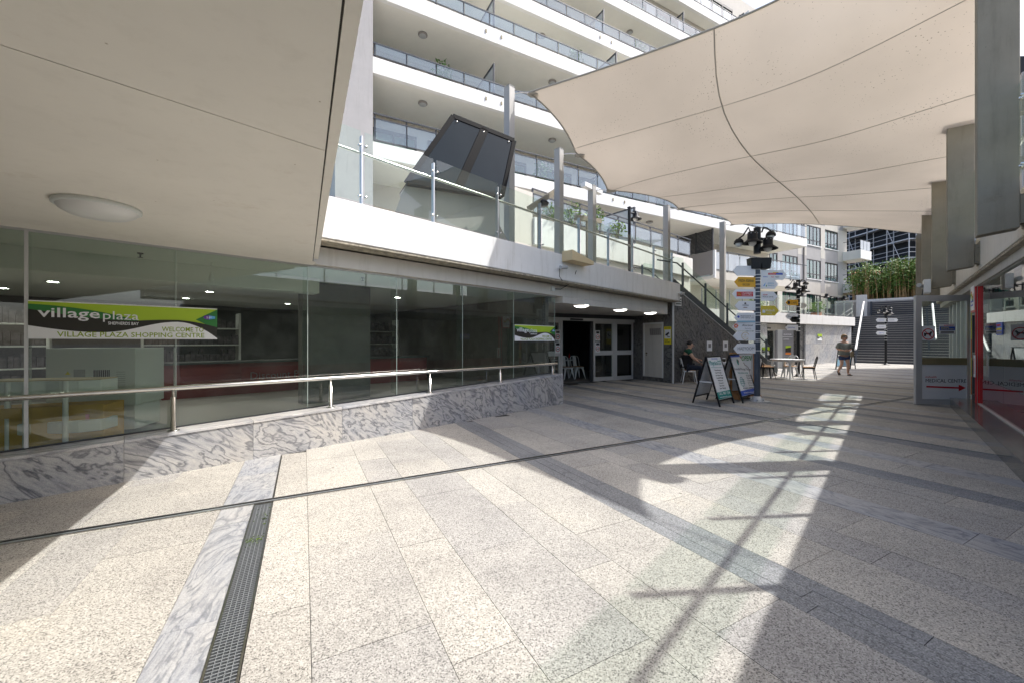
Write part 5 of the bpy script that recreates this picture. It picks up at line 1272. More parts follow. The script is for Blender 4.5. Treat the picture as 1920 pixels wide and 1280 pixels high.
# open aluminium door with MEDICAL CENTRE panel
FDm = Frame((9.03, 8.86, 0), (.99, -.12, 0), (-.12, -.99, 0))
md = thing('medical_centre_door', FDm.p(.6, 0, 0), 'open aluminium glass door reading medical centre at the right shop', 'door')
DW = 1.06; DH = 2.42
pbox('stile', FDm, 0, .12, -.03, .03, .01, DH, 'aluminium', md); pbox('stile', FDm, DW-.05, DW, -.03, .03, .01, DH, 'aluminium', md)
pbox('top_rail', FDm, .121, DW-.051, -.03, .03, DH-.13, DH, 'aluminium', md); pbox('bottom_rail', FDm, .121, DW-.051, -.03, .03, .01, .13, 'aluminium', md); pbox('mid_rail', FDm, .121, DW-.051, -.025, .031, .89, 1.04, 'olive_panel', md)
pbox('pane', FDm, .121, DW-.051, -.005, .005, 1.041, DH-.131, 'balustrade_glass', md)
pn = pbox('panel', FDm, .121, DW-.051, -.012, .012, .131, .889, 'white_board', md)
F = Frame(FDm.p(.2, .0125, 0), FDm.ex, FDm.ey)
text('myhealth', F, .0, .60, .06, 'ink_red', md, y=.001, width=.22); text('MEDICAL CENTRE', F, 0, .50, .11, 'ink', md, y=.001, width=.80)
decal('arrow_shaft', F, [(.02, .385), (.66, .365), (.66, .40), (.02, .42)], 'ink_red', md, y=.0005); decal('arrow_head', F, [(.66, .31), (.80, .385), (.66, .455)], 'ink_red', md, y=.0005)
st_ = pbox('dog_sticker', FDm, .135, .40, .006, .009, 1.42, 1.74, 'white_board', md); F = Frame(FDm.p(.26, .0095, 1.56), FDm.ex, FDm.ey)
ring('prohibition_ring', F, 0, 0, .115, .02, 'ink_red', st_, y=.0015); decal('dog', F, [(-.08, -.05), (-.085, .03), (-.05, .02), (.03, .025), (.05, .06), (.09, .05), (.06, .01), (.05, -.05), (.03, -.05), (.02, -.01), (-.04, -.01), (-.05, -.05)], 'ink', st_, y=.0005); decal('slash', F, [(-.085, .075), (-.075, .085), (.085, -.075), (.075, -.085)], 'ink_red', st_, y=.0025)
ws = pbox('warning_sticker', FDm, .48, .80, .006, .009, 1.56, 1.78, 'white_board', md); F = Frame(FDm.p(.48, .0095, 1.56), FDm.ex, FDm.ey)
decal('blue_band', F, [(.01, .08), (.31, .08), (.31, .165), (.01, .165)], 'ink_blue', ws, y=.0005); text('WARNING', F, .09, .175, .045, 'ink_red', ws, y=.001, width=.2); text('AUSTRALIAN\nNATIONAL SECURITY', F, .03, .13, .035, 'bright_yellow', ws, y=.003, width=.26)
pbox('print', F, .03, .29, .0006, .0016, .02, .06, 'ink_grey', ws)
# yellow pull-up banner
p = FDm.p(DW+.02, .12, 0); F = Frame(Vector((p.x, p.y, .2)), (.75, -.66, 0), (-.66, -.75, 0))
yb = thing('yellow_banner', F.p(0, 0, 0), 'tall narrow yellow poster banner beside the medical centre door', 'banner')
for k, m in enumerate(('orange_ink', 'yellow_board', 'orange_ink', 'bright_yellow', 'yellow_board')): pbox('poster', F, -.06, .10, 0, .012, .05+k*.40, .448+k*.40, m, yb)
for k in range(4): ring('logo_ring', F, .02, .35+k*.42, .045, .014, 'ink_blue', yb, y=.0125)
text('easy', Frame(F.p(.02, 0, 0), F.ez, F.ey, -F.ex), 1.35, 0, .10, 'ink_blue', yb, y=.0125)
# neighbouring shop front further along and its soffit
nb = thing('glazed_shop', FR.p(6, -.4, 0), 'pale framed shop front beyond the medical centre door', 'shop front')
for k in range(6):
    s = (Vector((10.1, 8.7, 0))-FR.o).dot(FR.ex)+.15+k*.85
    pbox('mullion', FR, s, s+.10, -.32, -.2, 0, 2.46, 'white_metal', nb); pbox('pane', FR, s+.10, s+.85, -.27, -.258, .12, 2.46, 'shop_glass', nb); pbox('sill', FR, s+.10, s+.85, -.32, -.2, -.01, .119, 'step_stone', nb)
# interior of right shop
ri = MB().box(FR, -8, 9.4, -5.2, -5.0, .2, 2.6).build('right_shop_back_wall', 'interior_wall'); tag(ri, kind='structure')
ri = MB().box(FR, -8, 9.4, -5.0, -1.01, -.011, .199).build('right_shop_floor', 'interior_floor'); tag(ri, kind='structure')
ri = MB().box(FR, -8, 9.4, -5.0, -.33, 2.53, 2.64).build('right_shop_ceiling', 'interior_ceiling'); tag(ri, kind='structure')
ri = MB().box(FR, sg+.6, sg+.75, -5.0, -.35, .2, 2.529).build('right_shop_partition', 'interior_dark'); tag(ri, kind='structure')
t = thing('reception_counter', FR.p(-.5, -2.4, .2), 'dark reception counter inside the right shop', 'counter'); MB().box(FR, -2.2, .9, -2.8, -2.2, .2, 1.2).build('body', 'interior_dark', t); MB().box(FR, -2.25, .95, -2.85, -2.15, 1.201, 1.24).build('top', 'olive_panel', t)
# window stickers on the glass
F = rf(FR, sr(1868, 1.79), GR+.004, 1.50)
t = thing('window_notice', F.p(0, 0, 0), 'dark blue security warning sticker on the right shop glass', 'sticker'); pbox('board', F, 0, .46, 0, .003, 0, .2, 'ink_blue', t); text('WARNING', F, .04, .14, .05, 'ink_red', t, y=.004, width=.3); text('AUSTRALIAN NATIONAL SECURITY', F, .03, .08, .05, 'bright_yellow', t, y=.004, width=.38); decal('print', F, [(.03, .02), (.42, .02), (.42, .06), (.03, .06)], 'ink_grey', t, y=.0035)
# glass balustrade and the camera box on the right
balustrade(FR, yr(1.5), [S0r+.2+1.3*i for i in range(15)], 3.22, 4.32, 'glass balustrade on the walkway above the right shops', rail_y=-.10, rail_z=.62)
p = FR.p((Vector((1.3+.949*9.46, 9.46, 0))-FR.o).dot(FR.ex)-.12, yr(1.3)+.19, 2.55)
t = thing('camera_box', p, 'white junction box with security camera on the steel frame', 'camera')
F = Frame(p, FR.ex, FR.ey); MB().box(F, -.22, .22, 0, .12, .0, .32).build('box', 'white_metal', t, bevel=.006); decal('yellow_label', F, [(.12, .14), (.19, .14), (.19, .22), (.12, .22)], 'bright_yellow', t, y=.121)
MB().tube([F.p(-.05, .13, .17), F.p(-.25, .2, .19)], .05, 10).build('camera_body', 'grey_plastic', t); MB().tube([F.p(-.12, .12, .12), F.p(-.16, .15, -.1), F.p(-.34, .1, -.12), F.p(-.5, -.02, -.22)], .012, 6).build('cable', 'dark_frame', t)

# taller block further along the right side
tb = thing('tower_block', FR.p(15, -5, 0), 'tall grey block rising behind the steel frames on the right', 'building')
TBy = -1.75
MB().box(FR, 9.6, 22.5, -12, TBy, 0, 9.4).build('wall', 'apt_grey', tb)
for k in range(2):
    for j in range(5):
        s0 = 10.2+j*2.45; z0 = 3.6+k*2.9
        w = MB(); w.box(FR, s0, s0+1.7, TBy+.001, TBy+.05, z0, z0+.07); w.box(FR, s0, s0+1.7, TBy+.001, TBy+.05, z0+1.5, z0+1.57); w.box(FR, s0, s0+.06, TBy+.001, TBy+.05, z0+.07, z0+1.5); w.box(FR, s0+1.64, s0+1.7, TBy+.001, TBy+.05, z0+.07, z0+1.5)
        o = w.build('window', 'dark_frame', tb); pbox('pane', FR, s0+.06, s0+1.64, TBy+.002, TBy+.012, z0+.07, z0+1.5, 'window_glass', o)
# ================================================================== SIGNPOSTS
def lampset(c, t, s=1.0):
    """twin flared lamps plus two small goose-neck globes on top of a pole"""
    MB().tube([c-Z*.25*s, c+Z*.36*s], .075*s, 12).build('lamp_column', 'black_metal', t)
    for dx, dy, dz in ((-.21, -.16, .05), (.22, -.05, -.06)):
        e = c+Vector((dx, dy, dz))*s
        MB().bar(c+Z*.1*s+Vector((dx, dy, 0))*.2*s, e+Z*.12*s, .05*s).build('lamp_arm', 'black_metal', t); bell_lamp2(e, .205*s, t)
    for dx, dz in ((-.40, .02), (.36, .20)):
        e = c+Vector((dx, .06, dz))*s; top = c+Vector((dx*.35, .03, .26))*s
        MB().tube([top, top+Vector((dx*.12, 0, .12))*s, e+Vector((-dx*.25, 0, .17))*s, e+Vector((0, 0, .10))*s], .018*s, 8).build('goose_neck', 'black_metal', t)
        h = MB().lathe(e, [(0, .10*s), (.06*s, .09*s), (.10*s, .04*s), (.11*s, -.02*s)], 16).build('dome_shade', 'black_metal', t); MB().sphere(e-Z*.03*s, .075*s, 12, 8).build('dome_globe', 'oyster', h)
def arrow(F, L, h, tip_, side, mat, th=.012):
    s = 1 if side > 0 else -1
    pts = [(0, -h/2), (s*(L-tip_), -h/2), (s*L, 0), (s*(L-tip_), h/2), (0, h/2)]
    return MB().prism([F.p(x, 0, z) for x, z in pts], F.ey*th)
P1 = Vector((5.8, 9.35, 0)); SC1 = 9.35/FP
t = thing('signpost', P1, 'tall black lamp post with many arrow boards beside the A-boards', 'signpost', 'lamp signposts')
MB().tube([P1, P1+Z*3.15], .066, 16).build('pole', 'navy_metal', t)
bp = MB(); bp.box(Frame(P1, (1, .2, 0), (-.2, 1, 0)), -.2, .2, -.2, .2, 0, .015); bp.build('base_plate', 'aluminium', t, bevel=.004)
MB().lathe(P1, [(.13, .016), (.11, .06), (.072, .12), (.067, .12)], 12).build('base_collar', 'aluminium', t)
for k in range(6):
    a_ = k*math.pi/3; q = P1+Vector((math.cos(a_)*.14, math.sin(a_)*.14, .016)); MB().lathe(q, [(0, 0), (.018, 0), (.018, .05), (0, .055)], 6).build('anchor_bolt', 'aluminium', t)
FPx = Frame(P1, (1, 0, 0), (0, -1, 0))
for sgn, x in ((-1, -.07), (1, .16)): MB().prism([P1+Vector((x-.13, -.1, 3.36)), P1+Vector((x+.13, -.1, 3.36)), P1+Vector((x+.10, -.1, 3.10)), P1+Vector((x-.10, -.1, 3.10))], Vector((0, .2, 0))).build('floodlight_box', 'black_metal', t, bevel=.01)
lampset(P1+Z*3.72, t, 1.0)
z_of = lambda y: EYE+(640-y)*SC1
def board(F, L, h, side, mat, label, tp=.10):
    b = arrow(F, L, h, tp, side, mat).build('sign_board', mat, t, bevel=.002); b['label'] = label; return b
def fr1(y, yaw, side):
    d = Vector((math.cos(R(yaw)), math.sin(R(yaw)), 0)); return Frame(P1+Vector((side*.066, -.03, z_of(y))), d, Vector((d.y, -d.x, 0)))
SP = []
for (y, yaw, L, h, mat, lab) in ((509, 5, .56, .235, 'white_board', 'blank white arrow board'), (530, 6, .53, .235, 'amber_board', 'amber arrow board with grocery lettering'), (552, 3, .57, .235, 'white_board', 'white arrow board with red panel'), (574, 3, .50, .225, 'white_board', 'white arrow board with moustache mark'), (596, 4, .52, .225, 'white_board', 'white arrow board with pale blue strip'), (612, 0, .54, .215, 'white_board', 'white arrow board with pink flower'), (630, 0, .53, .21, 'white_board', 'white arrow board with gold ring'), (653, 7, .56, .23, 'white_board', 'white arrow board reading haeyoom')):
    F = fr1(y, yaw, -1); SP.append((F, board(F, L, h, -1, mat, lab)))
for (y, yaw, L, h, mat, lab) in ((516, 6, .66, .23, 'white_board', 'long white arrow board with red and blue mark'), (533, 8, .45, .23, 'white_board', 'white arrow board with blue figure'), (556, 6, .42, .22, 'white_board', 'grey white arrow board reading medical centre'), (583, 1, .43, .23, 'yellow_board', 'yellow arrow board with crown')):
    F = fr1(y, yaw, 1); SP.append((F, board(F, L, h, 1, mat, lab)))
Y0 = .0135
F, b = SP[1]; text('FRESH ASIANA', F, -.43, .0, .095, 'ink', b, y=Y0, width=.38); text('GROCERY', F, -.33, -.085, .07, 'ink', b, y=Y0, width=.19)
F, b = SP[2]; decal('red_panel', F, [(-.46, -.06), (-.06, -.06), (-.06, .05), (-.46, .05)], 'ink_red', b, y=Y0); text('SG', F, -.44, -.035, .09, 'yellow_board', b, y=Y0+.002, width=.08); text('CHAMBERS', F, -.34, .0, .05, 'white_board', b, y=Y0+.002, width=.26); text('CELLARS', F, -.34, -.045, .045, 'white_board', b, y=Y0+.002, width=.24)
F, b = SP[3]; decal('hat', F, circle(-.25, .055, .022, 12), 'ink', b, y=Y0); text('MEADOWBANK', F, -.32, .0, .035, 'ink', b, y=Y0, width=.15); decal('moustache', F, [(-.31, -.045), (-.27, -.03), (-.25, -.04), (-.23, -.03), (-.19, -.045), (-.25, -.05)], 'ink_brown', b, y=Y0)
F, b = SP[4]; decal('blue_strip', F, [(-.46, -.11), (-.01, -.11), (-.01, -.075), (-.44, -.075)], 'pale_blue', b, y=Y0); decal('mark', F, circle(-.42, .02, .028, 10), 'ink_blue', b, y=Y0); text('MEADOWBANK K C', F, -.37, .02, .045, 'ink_grey', b, y=Y0, width=.33); text('FAMILY DENTAL CARE', F, -.37, -.02, .04, 'ink_grey', b, y=Y0, width=.33)
F, b = SP[5]
for k in range(6):
    a_ = k*1.05; decal('petal', F, circle(-.46+.035*math.cos(a_), .01+.035*math.sin(a_), .022, 8), 'pink_ink' if k % 2 else 'orange_ink', b, y=Y0+.0004*k)
text('Alorison', F, -.32, .0, .075, 'ink', b, y=Y0, width=.26, shear=.2); text('beauty', F, -.25, -.06, .035, 'ink_grey', b, y=Y0, width=.15)
F, b = SP[6]; ring('gold_ring', F, -.24, 0, .085, .012, 'gold_ink', b, y=Y0+.001, a0=20, a1=320); text('W', F, -.265, .0, .05, 'gold_ink', b, y=Y0); text('Wellness', F, -.30, -.04, .03, 'gold_ink', b, y=Y0, width=.13)
F, b = SP[7]; text('HAEYOOM', F, -.46, -.035, .11, 'ink_grey', b, y=Y0, width=.42)
F, b = SP[8]; decal('red_bar', F, [(.18, .0), (.38, .0), (.38, .045), (.18, .045)], 'ink_red', b, y=Y0); decal('blue_bar', F, [(.38, .005), (.55, .005), (.55, .05), (.38, .05)], 'ink_blue', b, y=Y0); decal('yellow_bar', F, [(.30, .05), (.44, .05), (.44, .068), (.30, .068)], 'yellow_board', b, y=Y0); text('Chemist', F, .2, .008, .04, 'white_board', b, y=Y0+.002, width=.16); text('PHARMACY', F, .05, -.06, .035, 'ink_blue', b, y=Y0, width=.12); text('FRESH', F, .25, -.06, .035, 'ink_red', b, y=Y0, width=.08); text('MARKET', F, .36, -.06, .035, 'ink', b, y=Y0, width=.1)
F, b = SP[9]; decal('figure', F, [(.05, -.05), (.09, .0), (.12, .035), (.10, -.02), (.08, -.06)], 'sky_ink', b, y=Y0); decal('figure', F, [(.12, -.06), (.13, -.02), (.15, -.04), (.14, -.065)], 'ink_green', b, y=Y0); text('KJDENTAL', F, .17, .0, .05, 'pale_blue', b, y=Y0, width=.17); text('Physiotherapy', F, .17, -.045, .035, 'pale_blue', b, y=Y0, width=.17)
F, b = SP[10]; text('myhealth', F, .04, .02, .045, 'ink_red', b, y=Y0, width=.12); text('MEDICAL CENTRE', F, .04, -.03, .045, 'ink_grey', b, y=Y0, width=.27)
F, b = SP[11]; decal('crown', F, [(.03, -.05), (.03, .03), (.05, .0), (.065, .04), (.08, .0), (.10, .03), (.10, -.05)], 'white_board', b, y=Y0); text('Kidsoft', F, .12, -.02, .08, 'white_board', b, y=Y0, width=.2); text('learning', F, .13, -.07, .035, 'white_board', b, y=Y0, width=.12)
for y in (506, 516, 522, 527, 534, 541, 548, 556, 561, 570, 577, 587, 592, 605, 609, 621, 624, 636, 640, 657):
    MB().lathe(P1+Z*z_of(y), [(.067, -.009), (.071, -.008), (.071, .008), (.067, .009)], 16).build('steel_band', 'white_metal', t)
# second and third signposts
def signpost2(P, s, label, n_left, n_right, H, first_amber=True):
    t = thing('signpost', P, label, 'signpost', 'lamp signposts')
    MB().tube([P, P+Z*H], .062, 12).build('pole', 'black_metal', t); MB().lathe(P, [(.2, 0), (.2, .012), (.11, .02), (.075, .10), (.06, .1)], 12).build('base_collar', 'black_metal', t)
    lampset(P+Z*(H+.28), t, .95)
    F = Frame(P+Vector((0, -.07, 0)), (1, 0, 0), (0, -1, 0))
    for k, (dz, side, L, m) in enumerate(n_left+n_right):
        G_ = Frame(F.p(side*.06, 0, H-dz), F.ex, F.ey); b = arrow(G_, L, .22, .10, side, m).build('sign_board', m, t)
        if m == 'amber_board': text('CAFE', G_, -.30, -.05, .12, 'ink', b, y=.014, width=.24); decal('mark', G_, [(-.42, -.06), (-.33, -.06), (-.33, .06), (-.42, .06)], 'ink', b, y=.014)
        elif m == 'white_board': text('SHOPS' if k % 2 else 'DENTAL', G_, .08 if side > 0 else -.42, -.03, .07, 'ink_grey' if k % 2 else 'ink_blue', b, y=.014, width=.3)
    for k in range(9): MB().lathe(P+Z*(H-.15-k*.16), [(.063, -.012), (.068, -.01), (.068, .01), (.063, .012)], 12).build('steel_band', 'white_metal', t)
signpost2(Vector((11.55, 15.95, 0)), 1, 'black lamp post with amber cafe arrow behind the cafe tables', [(.30, -1, .50, 'amber_board'), (.85, -1, .52, 'white_board'), (1.30, -1, .52, 'white_board')], [(.42, 1, .24, 'cream_render'), (.98, -1, .34, 'sign_black')], 3.25)
signpost2(Vector((22.7, 24.0, 0)), 1, 'black lamp post with white arrow boards before the far stairs', [(.22, -1, .62, 'white_board'), (.62, -1, .62, 'white_board'), (1.0, -1, .62, 'white_board')], [(.22, 1, .62, 'white_board')], 2.9)
p = at(1635, 560, 34.5); pb = Vector((p.x, p.y, zt))
t = thing('lamp_post', pb, 'slim dark lamp post with one lamp at the top of far stairs', 'lamp post')
MB().tube([pb, Vector((p.x, p.y, 5.95))], .07, 8).build('pole', 'navy_metal', t); MB().bar(Vector((p.x, p.y, 5.9)), Vector((p.x+.4, p.y, 5.9)), .06).build('arm', 'navy_metal', t); bell_lamp2(Vector((p.x+.42, p.y, 5.78)), .24, t)

# ================================================================== A-BOARDS
def aframe(FLp, FRp, BLp, BRp, h, label, face='white_board', frame='black_metal', group='A-frame pavement boards'):
    FLp, FRp, BLp, BRp = map(Vector, (FLp, FRp, BLp, BRp))
    TLp = (FLp+BLp)/2+Z*h; TRp = (FRp+BRp)/2+Z*h
    t = thing('a_board', (FLp+FRp+BLp+BRp)/4, label, 'A-board', group)
    up = (TLp-FLp).normalized(); ex = (FRp-FLp).normalized(); n = ex.cross(up).normalized()
    if n.y > 0: n = -n
    upb = (TLp-BLp).normalized(); nb = ex.cross(upb).normalized()
    if nb.dot(n) > 0: nb = -nb
    for a_, b_ in ((FLp, TLp), (FRp, TRp)): MB().bar(a_, b_, .035, .03, up=n).build('front_leg', frame, t)
    for a_, b_ in ((BLp, TLp), (BRp, TRp)): MB().bar(a_, b_-(TLp-FLp)*.0, .035, .03, up=nb).build('back_leg', frame, t)
    Ls = (TLp-FLp).length; W = (FRp-FLp).length
    F = Frame(FLp, ex, n, up)
    MB().box(F, .018, W-.018, -.01, .006, .13*Ls, Ls-.01).build('front_panel', face, t)
    MB().bar(F.p(0, 0, .12*Ls), F.p(W, 0, .12*Ls), .03).build('front_bar', frame, t); MB().bar(F.p(0, 0, Ls), F.p(W, 0, Ls), .03).build('top_bar', frame, t)
    G_ = Frame(BLp, ex, nb, upb); MB().box(G_, .018, W-.018, -.006, .008, .16*Ls, Ls-.03).build('back_panel', face, t); MB().bar(G_.p(0, 0, .15*Ls), G_.p(W, 0, .15*Ls), .03).build('back_bar', frame, t)
    MB().bar(FLp.lerp(TLp, .48), BLp.lerp(TLp, .48), .012, .03).build('spreader', 'white_metal', t); MB().bar(FRp.lerp(TRp, .48), BRp.lerp(TRp, .48), .012, .03).build('spreader', 'white_metal', t)
    return t, Frame(F.p(0, .007, 0), ex, n, up), W, Ls
t, F, W, Ls = aframe(gnd(1350, 762), gnd(1376, 755), gnd(1299, 754), gnd(1325, 748), 1.06, 'black framed physio A-board with teal footer, nearest the viewer')
decal('teal_footer', F, [(.03, .14*Ls), (W-.03, .14*Ls), (W-.03, .28*Ls), (.03, .28*Ls)], 'ink_teal', t)
text('Physio', F, .08*W, .83*Ls, .15, 'ink_teal', t, width=.5*W); text('Hand &\nHealth', F, .64*W, .88*Ls, .06, 'ink_teal', t, width=.26*W); text('CALL 9807 1234', F, .12*W, .22*Ls, .09, 'white_board', t, y=.006, width=.72*W); text('www.physioplus.com.au', F, .14*W, .165*Ls, .05, 'white_board', t, y=.006, width=.7*W); text('MEADOWBANK', F, .3*W, .945*Ls, .03, 'ink_blue', t, width=.4*W)
pbox('rule', F, .1*W, .9*W, .0, .003, .765*Ls, .77*Ls, 'ink_teal', t)
for k, w in enumerate(('Physiotherapy', 'Hand Therapy', 'Work Injury Claims', 'Remedial Massage', 'Pilates', 'Dance', 'Sports', 'Laser Therapy')): text(w, F, W/2, (.70-.053*k)*Ls, .042, 'ink', t, align='CENTER', width=(.28+.02*len(w))*W*.75)
o_ = Vector((.78, .50, 0))
t, F, W, Ls = aframe(gnd(1393, 755), gnd(1421, 747), gnd(1343, 746.5), gnd(1371, 740), 1.08, 'black framed massage therapy A-board with blue stripes by the signpost')
decal('blue_footer', F, [(.03, .14*Ls), (W-.03, .14*Ls), (W-.03, .24*Ls), (.03, .24*Ls)], 'ink_blue', t); decal('blue_header', F, [(.02, .95*Ls), (W-.02, .95*Ls), (W-.02, .985*Ls), (.02, .985*Ls)], 'ink_blue', t)
decal('emblem', F, circle(.38*W, .84*Ls, .075, 18, .7), 'ink_teal', t); decal('emblem_figure', F, circle(.42*W, .86*Ls, .04, 12, .8), 'ink_brown', t, y=.005)
text('Remedial Massage Therapy', F, .05*W, .68*Ls, .085, 'ink_grey', t, width=.9*W); text('Find out how we help', F, .2*W, .60*Ls, .05, 'ink_teal', t, width=.55*W); ring('teal_ring', F, .30*W, .42*Ls, .11, .014, 'ink_teal', t, y=.003); text('Massage\nTherapy\nWorks', F, .30*W, .455*Ls, .045, 'ink_teal', t, align='CENTER', width=.28*W)
for k, w in enumerate(('Remedial Massage', 'Swedish Massage', 'Deep Tissue Massage', 'Sports Massage', 'Pregnancy Massage', 'Reflexology', 'Stretching', 'Cupping')): text(w, F, .75*W, (.53-.038*k)*Ls, .032, 'ink', t, align='CENTER', width=.38*W)
text('Ph 0412 123 456', F, .25*W, .27*Ls, .045, 'ink', t, width=.55*W); text('meadowbank', F, .2*W, .18*Ls, .06, 'white_board', t, y=.006, width=.6*W)
t, F, W, Ls = aframe(gnd(1567, 692), gnd(1594, 691), gnd(1578, 690), gnd(1604, 690.5), 1.15, 'small blue and white A-board standing behind the walking woman', group='A-frame pavement boards')
decal('blue_field', F, [(.03, .15*Ls), (W-.03, .15*Ls), (W-.03, .45*Ls), (.03, .45*Ls)], 'pale_blue', t)
# wooden OPEN board behind the signpost
Fo = Frame(Vector((5.62, 9.78, 0)), (.97, .26, 0), (.26, -.97, 0))
t = thing('open_sign', Fo.p(.25, 0, 0), 'wood framed white board reading we are open behind the signpost', 'sign')
x0, x1, z0, z1 = -.26, .45, .17, 1.13
MB().box(Fo, x0+.03, x1-.03, -.015, .01, z0+.03, z1-.03).build('board', 'white_board', t)
for a_, b_, c_, d_ in ((x0, x0+.03, z0, z1), (x1-.03, x1, z0, z1), (x0+.03, x1-.03, z1-.03, z1), (x0+.03, x1-.03, z0, z0+.03)): pbox('frame', Fo, a_, b_, -.03, .025, c_, d_, 'wood_orange', t)
pbox('inner_edge', Fo, x1-.09, x1-.045, .011, .018, z0+.06, z1-.06, 'aluminium', t)
for x in (x0+.04, x1-.04):
    MB().prism([Fo.p(x-.03, .26, .0), Fo.p(x-.03, .22, .09), Fo.p(x-.03, .05, .19), Fo.p(x-.03, -.05, .19), Fo.p(x-.03, -.22, .09), Fo.p(x-.03, -.26, .0), Fo.p(x-.03, -.12, .0), Fo.p(x-.03, -.08, .05), Fo.p(x-.03, .08, .05), Fo.p(x-.03, .12, .0)], Fo.ex*.06).build('foot', 'wood_orange', t)
MB().box(Fo, x0+.07, x1-.07, -.10, .10, .06, .165).build('base_rail', 'wood_orange', t)
Ft = Frame(Fo.p(x0, .0105, z0), Fo.ex, Fo.ey)
text('We are', Ft, .08, .82, .11, 'ink_red', t, width=.22, shear=.3); text('OPEN', Ft, .31, .76, .18, 'ink_green', t, width=.30, shear=.2); text('Meadow\nTable Cafe', Ft, .16, .55, .12, 'ink', t, width=.28, shear=.25)
ring('brown_ring', Ft, .36, .44, .22, .012, 'ink_brown', t, a0=-80, a1=120); ring('brown_ring', Ft, .32, .60, .12, .01, 'ink_brown', t, a0=30, a1=150)
decal('cow_mark', Ft, [(.18, .20), (.20, .36), (.30, .38), (.36, .34), (.36, .20), (.32, .20), (.32, .27), (.23, .27), (.22, .20)], 'ink', t); text('B.L.G', Ft, .42, .05, .08, 'ink_red', t, width=.13)

# ================================================================== CHAIRS AND TABLES
def chair(name, label, M, frame='white_metal', seat='wood_seat', group='metal cafe chairs'):
    t = thing(name, (0, 0, 0), label, 'chair', group, M=M)
    MB().box(FW, -.18, .18, -.18, .18, .445, .465).build('seat', seat, t, bevel=.012, local=True)
    MB().box(FW, -.185, .185, -.185, .185, .395, .443).build('seat_frame', frame, t, bevel=.01, local=True)
    for sx in (-1, 1):
        for sy in (-1, 1):
            a_ = Vector((sx*.165, sy*.165, .43)); b_ = Vector((sx*.225, sy*.235, 0))
            mb = MB(); d = .036
            A = [a_+Vector((-sx*d*2.2, 0, 0)), a_+Vector((sx*.012, 0, 0)), a_+Vector((sx*.012, -sy*d*2.2, 0)), a_+Vector((0, -sy*.02, 0))]
            mb.hexa([a_+Vector((-sx*.085, 0, -.02)), a_, a_+Vector((0, -sy*.03, 0)), a_+Vector((-sx*.085, -sy*.012, -.02))], [b_+Vector((-sx*.02, 0, 0)), b_, b_+Vector((0, -sy*.02, 0)), b_+Vector((-sx*.02, -sy*.01, 0))])
            mb.build('leg', frame, t, local=True)
    pts = [Vector((-.175, -.17, .44)), Vector((-.185, -.215, .62)), Vector((-.17, -.25, .78)), Vector((-.12, -.265, .84)), Vector((0, -.27, .85)), Vector((.12, -.265, .84)), Vector((.17, -.25, .78)), Vector((.185, -.215, .62)), Vector((.175, -.17, .44))]
    MB().tube(pts, .013, 8).build('back_frame', frame, t, local=True)
    MB().grid([[Vector((x, -.175-.225*(z-.44)-.01*(1-(x/.08)**2), z)) for x in (-.075, -.04, 0, .04, .075)] for z in (.45, .6, .72, .845)]).build('back_splat', frame, t, local=True, recalc=False)
    return t
def place(p, ang): return Matrix.Translation(Vector(p)) @ Matrix.Rotation(R(ang), 4, 'Z')
def table(p, label, w=.7, legm='white_metal', topm='white_board', h=.74, ang=0, group='cafe tables'):
    p = Vector(p); F = Frame(p, (math.cos(R(ang)), math.sin(R(ang)), 0), (-math.sin(R(ang)), math.cos(R(ang)), 0))
    t = thing('cafe_table', p, label, 'table', group)
    MB().box(F, -w/2, w/2, -w/2, w/2, h-.035, h).build('tabletop', topm, t, bevel=.008)
    MB().box(F, -w/2+.06, w/2-.06, -w/2+.06, w/2-.06, h-.09, h-.036).build('apron', legm, t)
    for sx in (-1, 1):
        for sy in (-1, 1): MB().hexa([F.p(sx*(w/2-.07)+dx, sy*(w/2-.07)+dy, h-.05) for dx, dy in ((-.035, -.035), (.035, -.035), (.035, .035), (-.035, .035))], [F.p(sx*(w/2-.03)+dx, sy*(w/2-.03)+dy, 0) for dx, dy in ((-.015, -.015), (.015, -.015), (.015, .015), (-.015, .015))]).build('leg', legm, t)
    return t
MANP = Vector((5.95, 13.3, 0))
c0 = chair('cafe_chair', 'white metal chair with wooden seat under the seated man', place(MANP, -105))
MD_ = Vector((.966, -.26, 0)); MN_ = Vector((.26, .966, 0))
table(MANP+MD_*.98, 'white cafe table in front of the seated man', .7, ang=-15)
dup(c0, place(MANP+MD_*1.85, 75), 'white metal chair across the table from the seated man')
dup(c0, place(MANP+U*2.5-V*.2, 110), 'white metal chair behind the massage A-board')
t = thing('coffee_cup', MANP+MD_*1.05-MN_*.1+Z*.74, 'black and white coffee cup on the seated man\'s table', 'cup')
q = MANP+MD_*1.05-MN_*.1+Z*.741; MB().lathe(q, [(0, 0), (.035, 0), (.045, .10), (.045, .101), (0, .101)], 14).build('cup', 'sign_black', t); MB().lathe(q, [(.047, .102), (.047, .112), (.04, .125), (0, .125)], 14).build('lid', 'white_board', t)
o = MB().box(Frame(MANP+MD_*.78-MN_*.12+Z*.741, (1, .1, 0), (-.1, 1, 0)), -.09, .09, -.05, .05, 0, .07).build('black_box', 'sign_black', bevel=.006); tag(o, 'small black box on the seated man\'s table', 'box')
# café set by the second signpost
CT = gnd(1476, 709); 
table(CT, 'white cafe table between black chairs near the directory board', .8, ang=20)
cb = chair('cafe_chair', 'black metal chair with wooden seat left of the white cafe table', place(CT+Vector((-.78, .0, 0)), -100), 'black_metal')
dup(cb, place(CT+Vector((-.35, .85, 0)), 185), 'black metal chair behind the white cafe table')
dup(cb, place(CT+Vector((.62, -.25, 0)), 60), 'black metal chair at the right front of the white cafe table')
cg = chair('cafe_chair', 'grey metal chair facing the right side of white cafe table', place(CT+Vector((.35, .35, 0)), 120), 'aluminium')
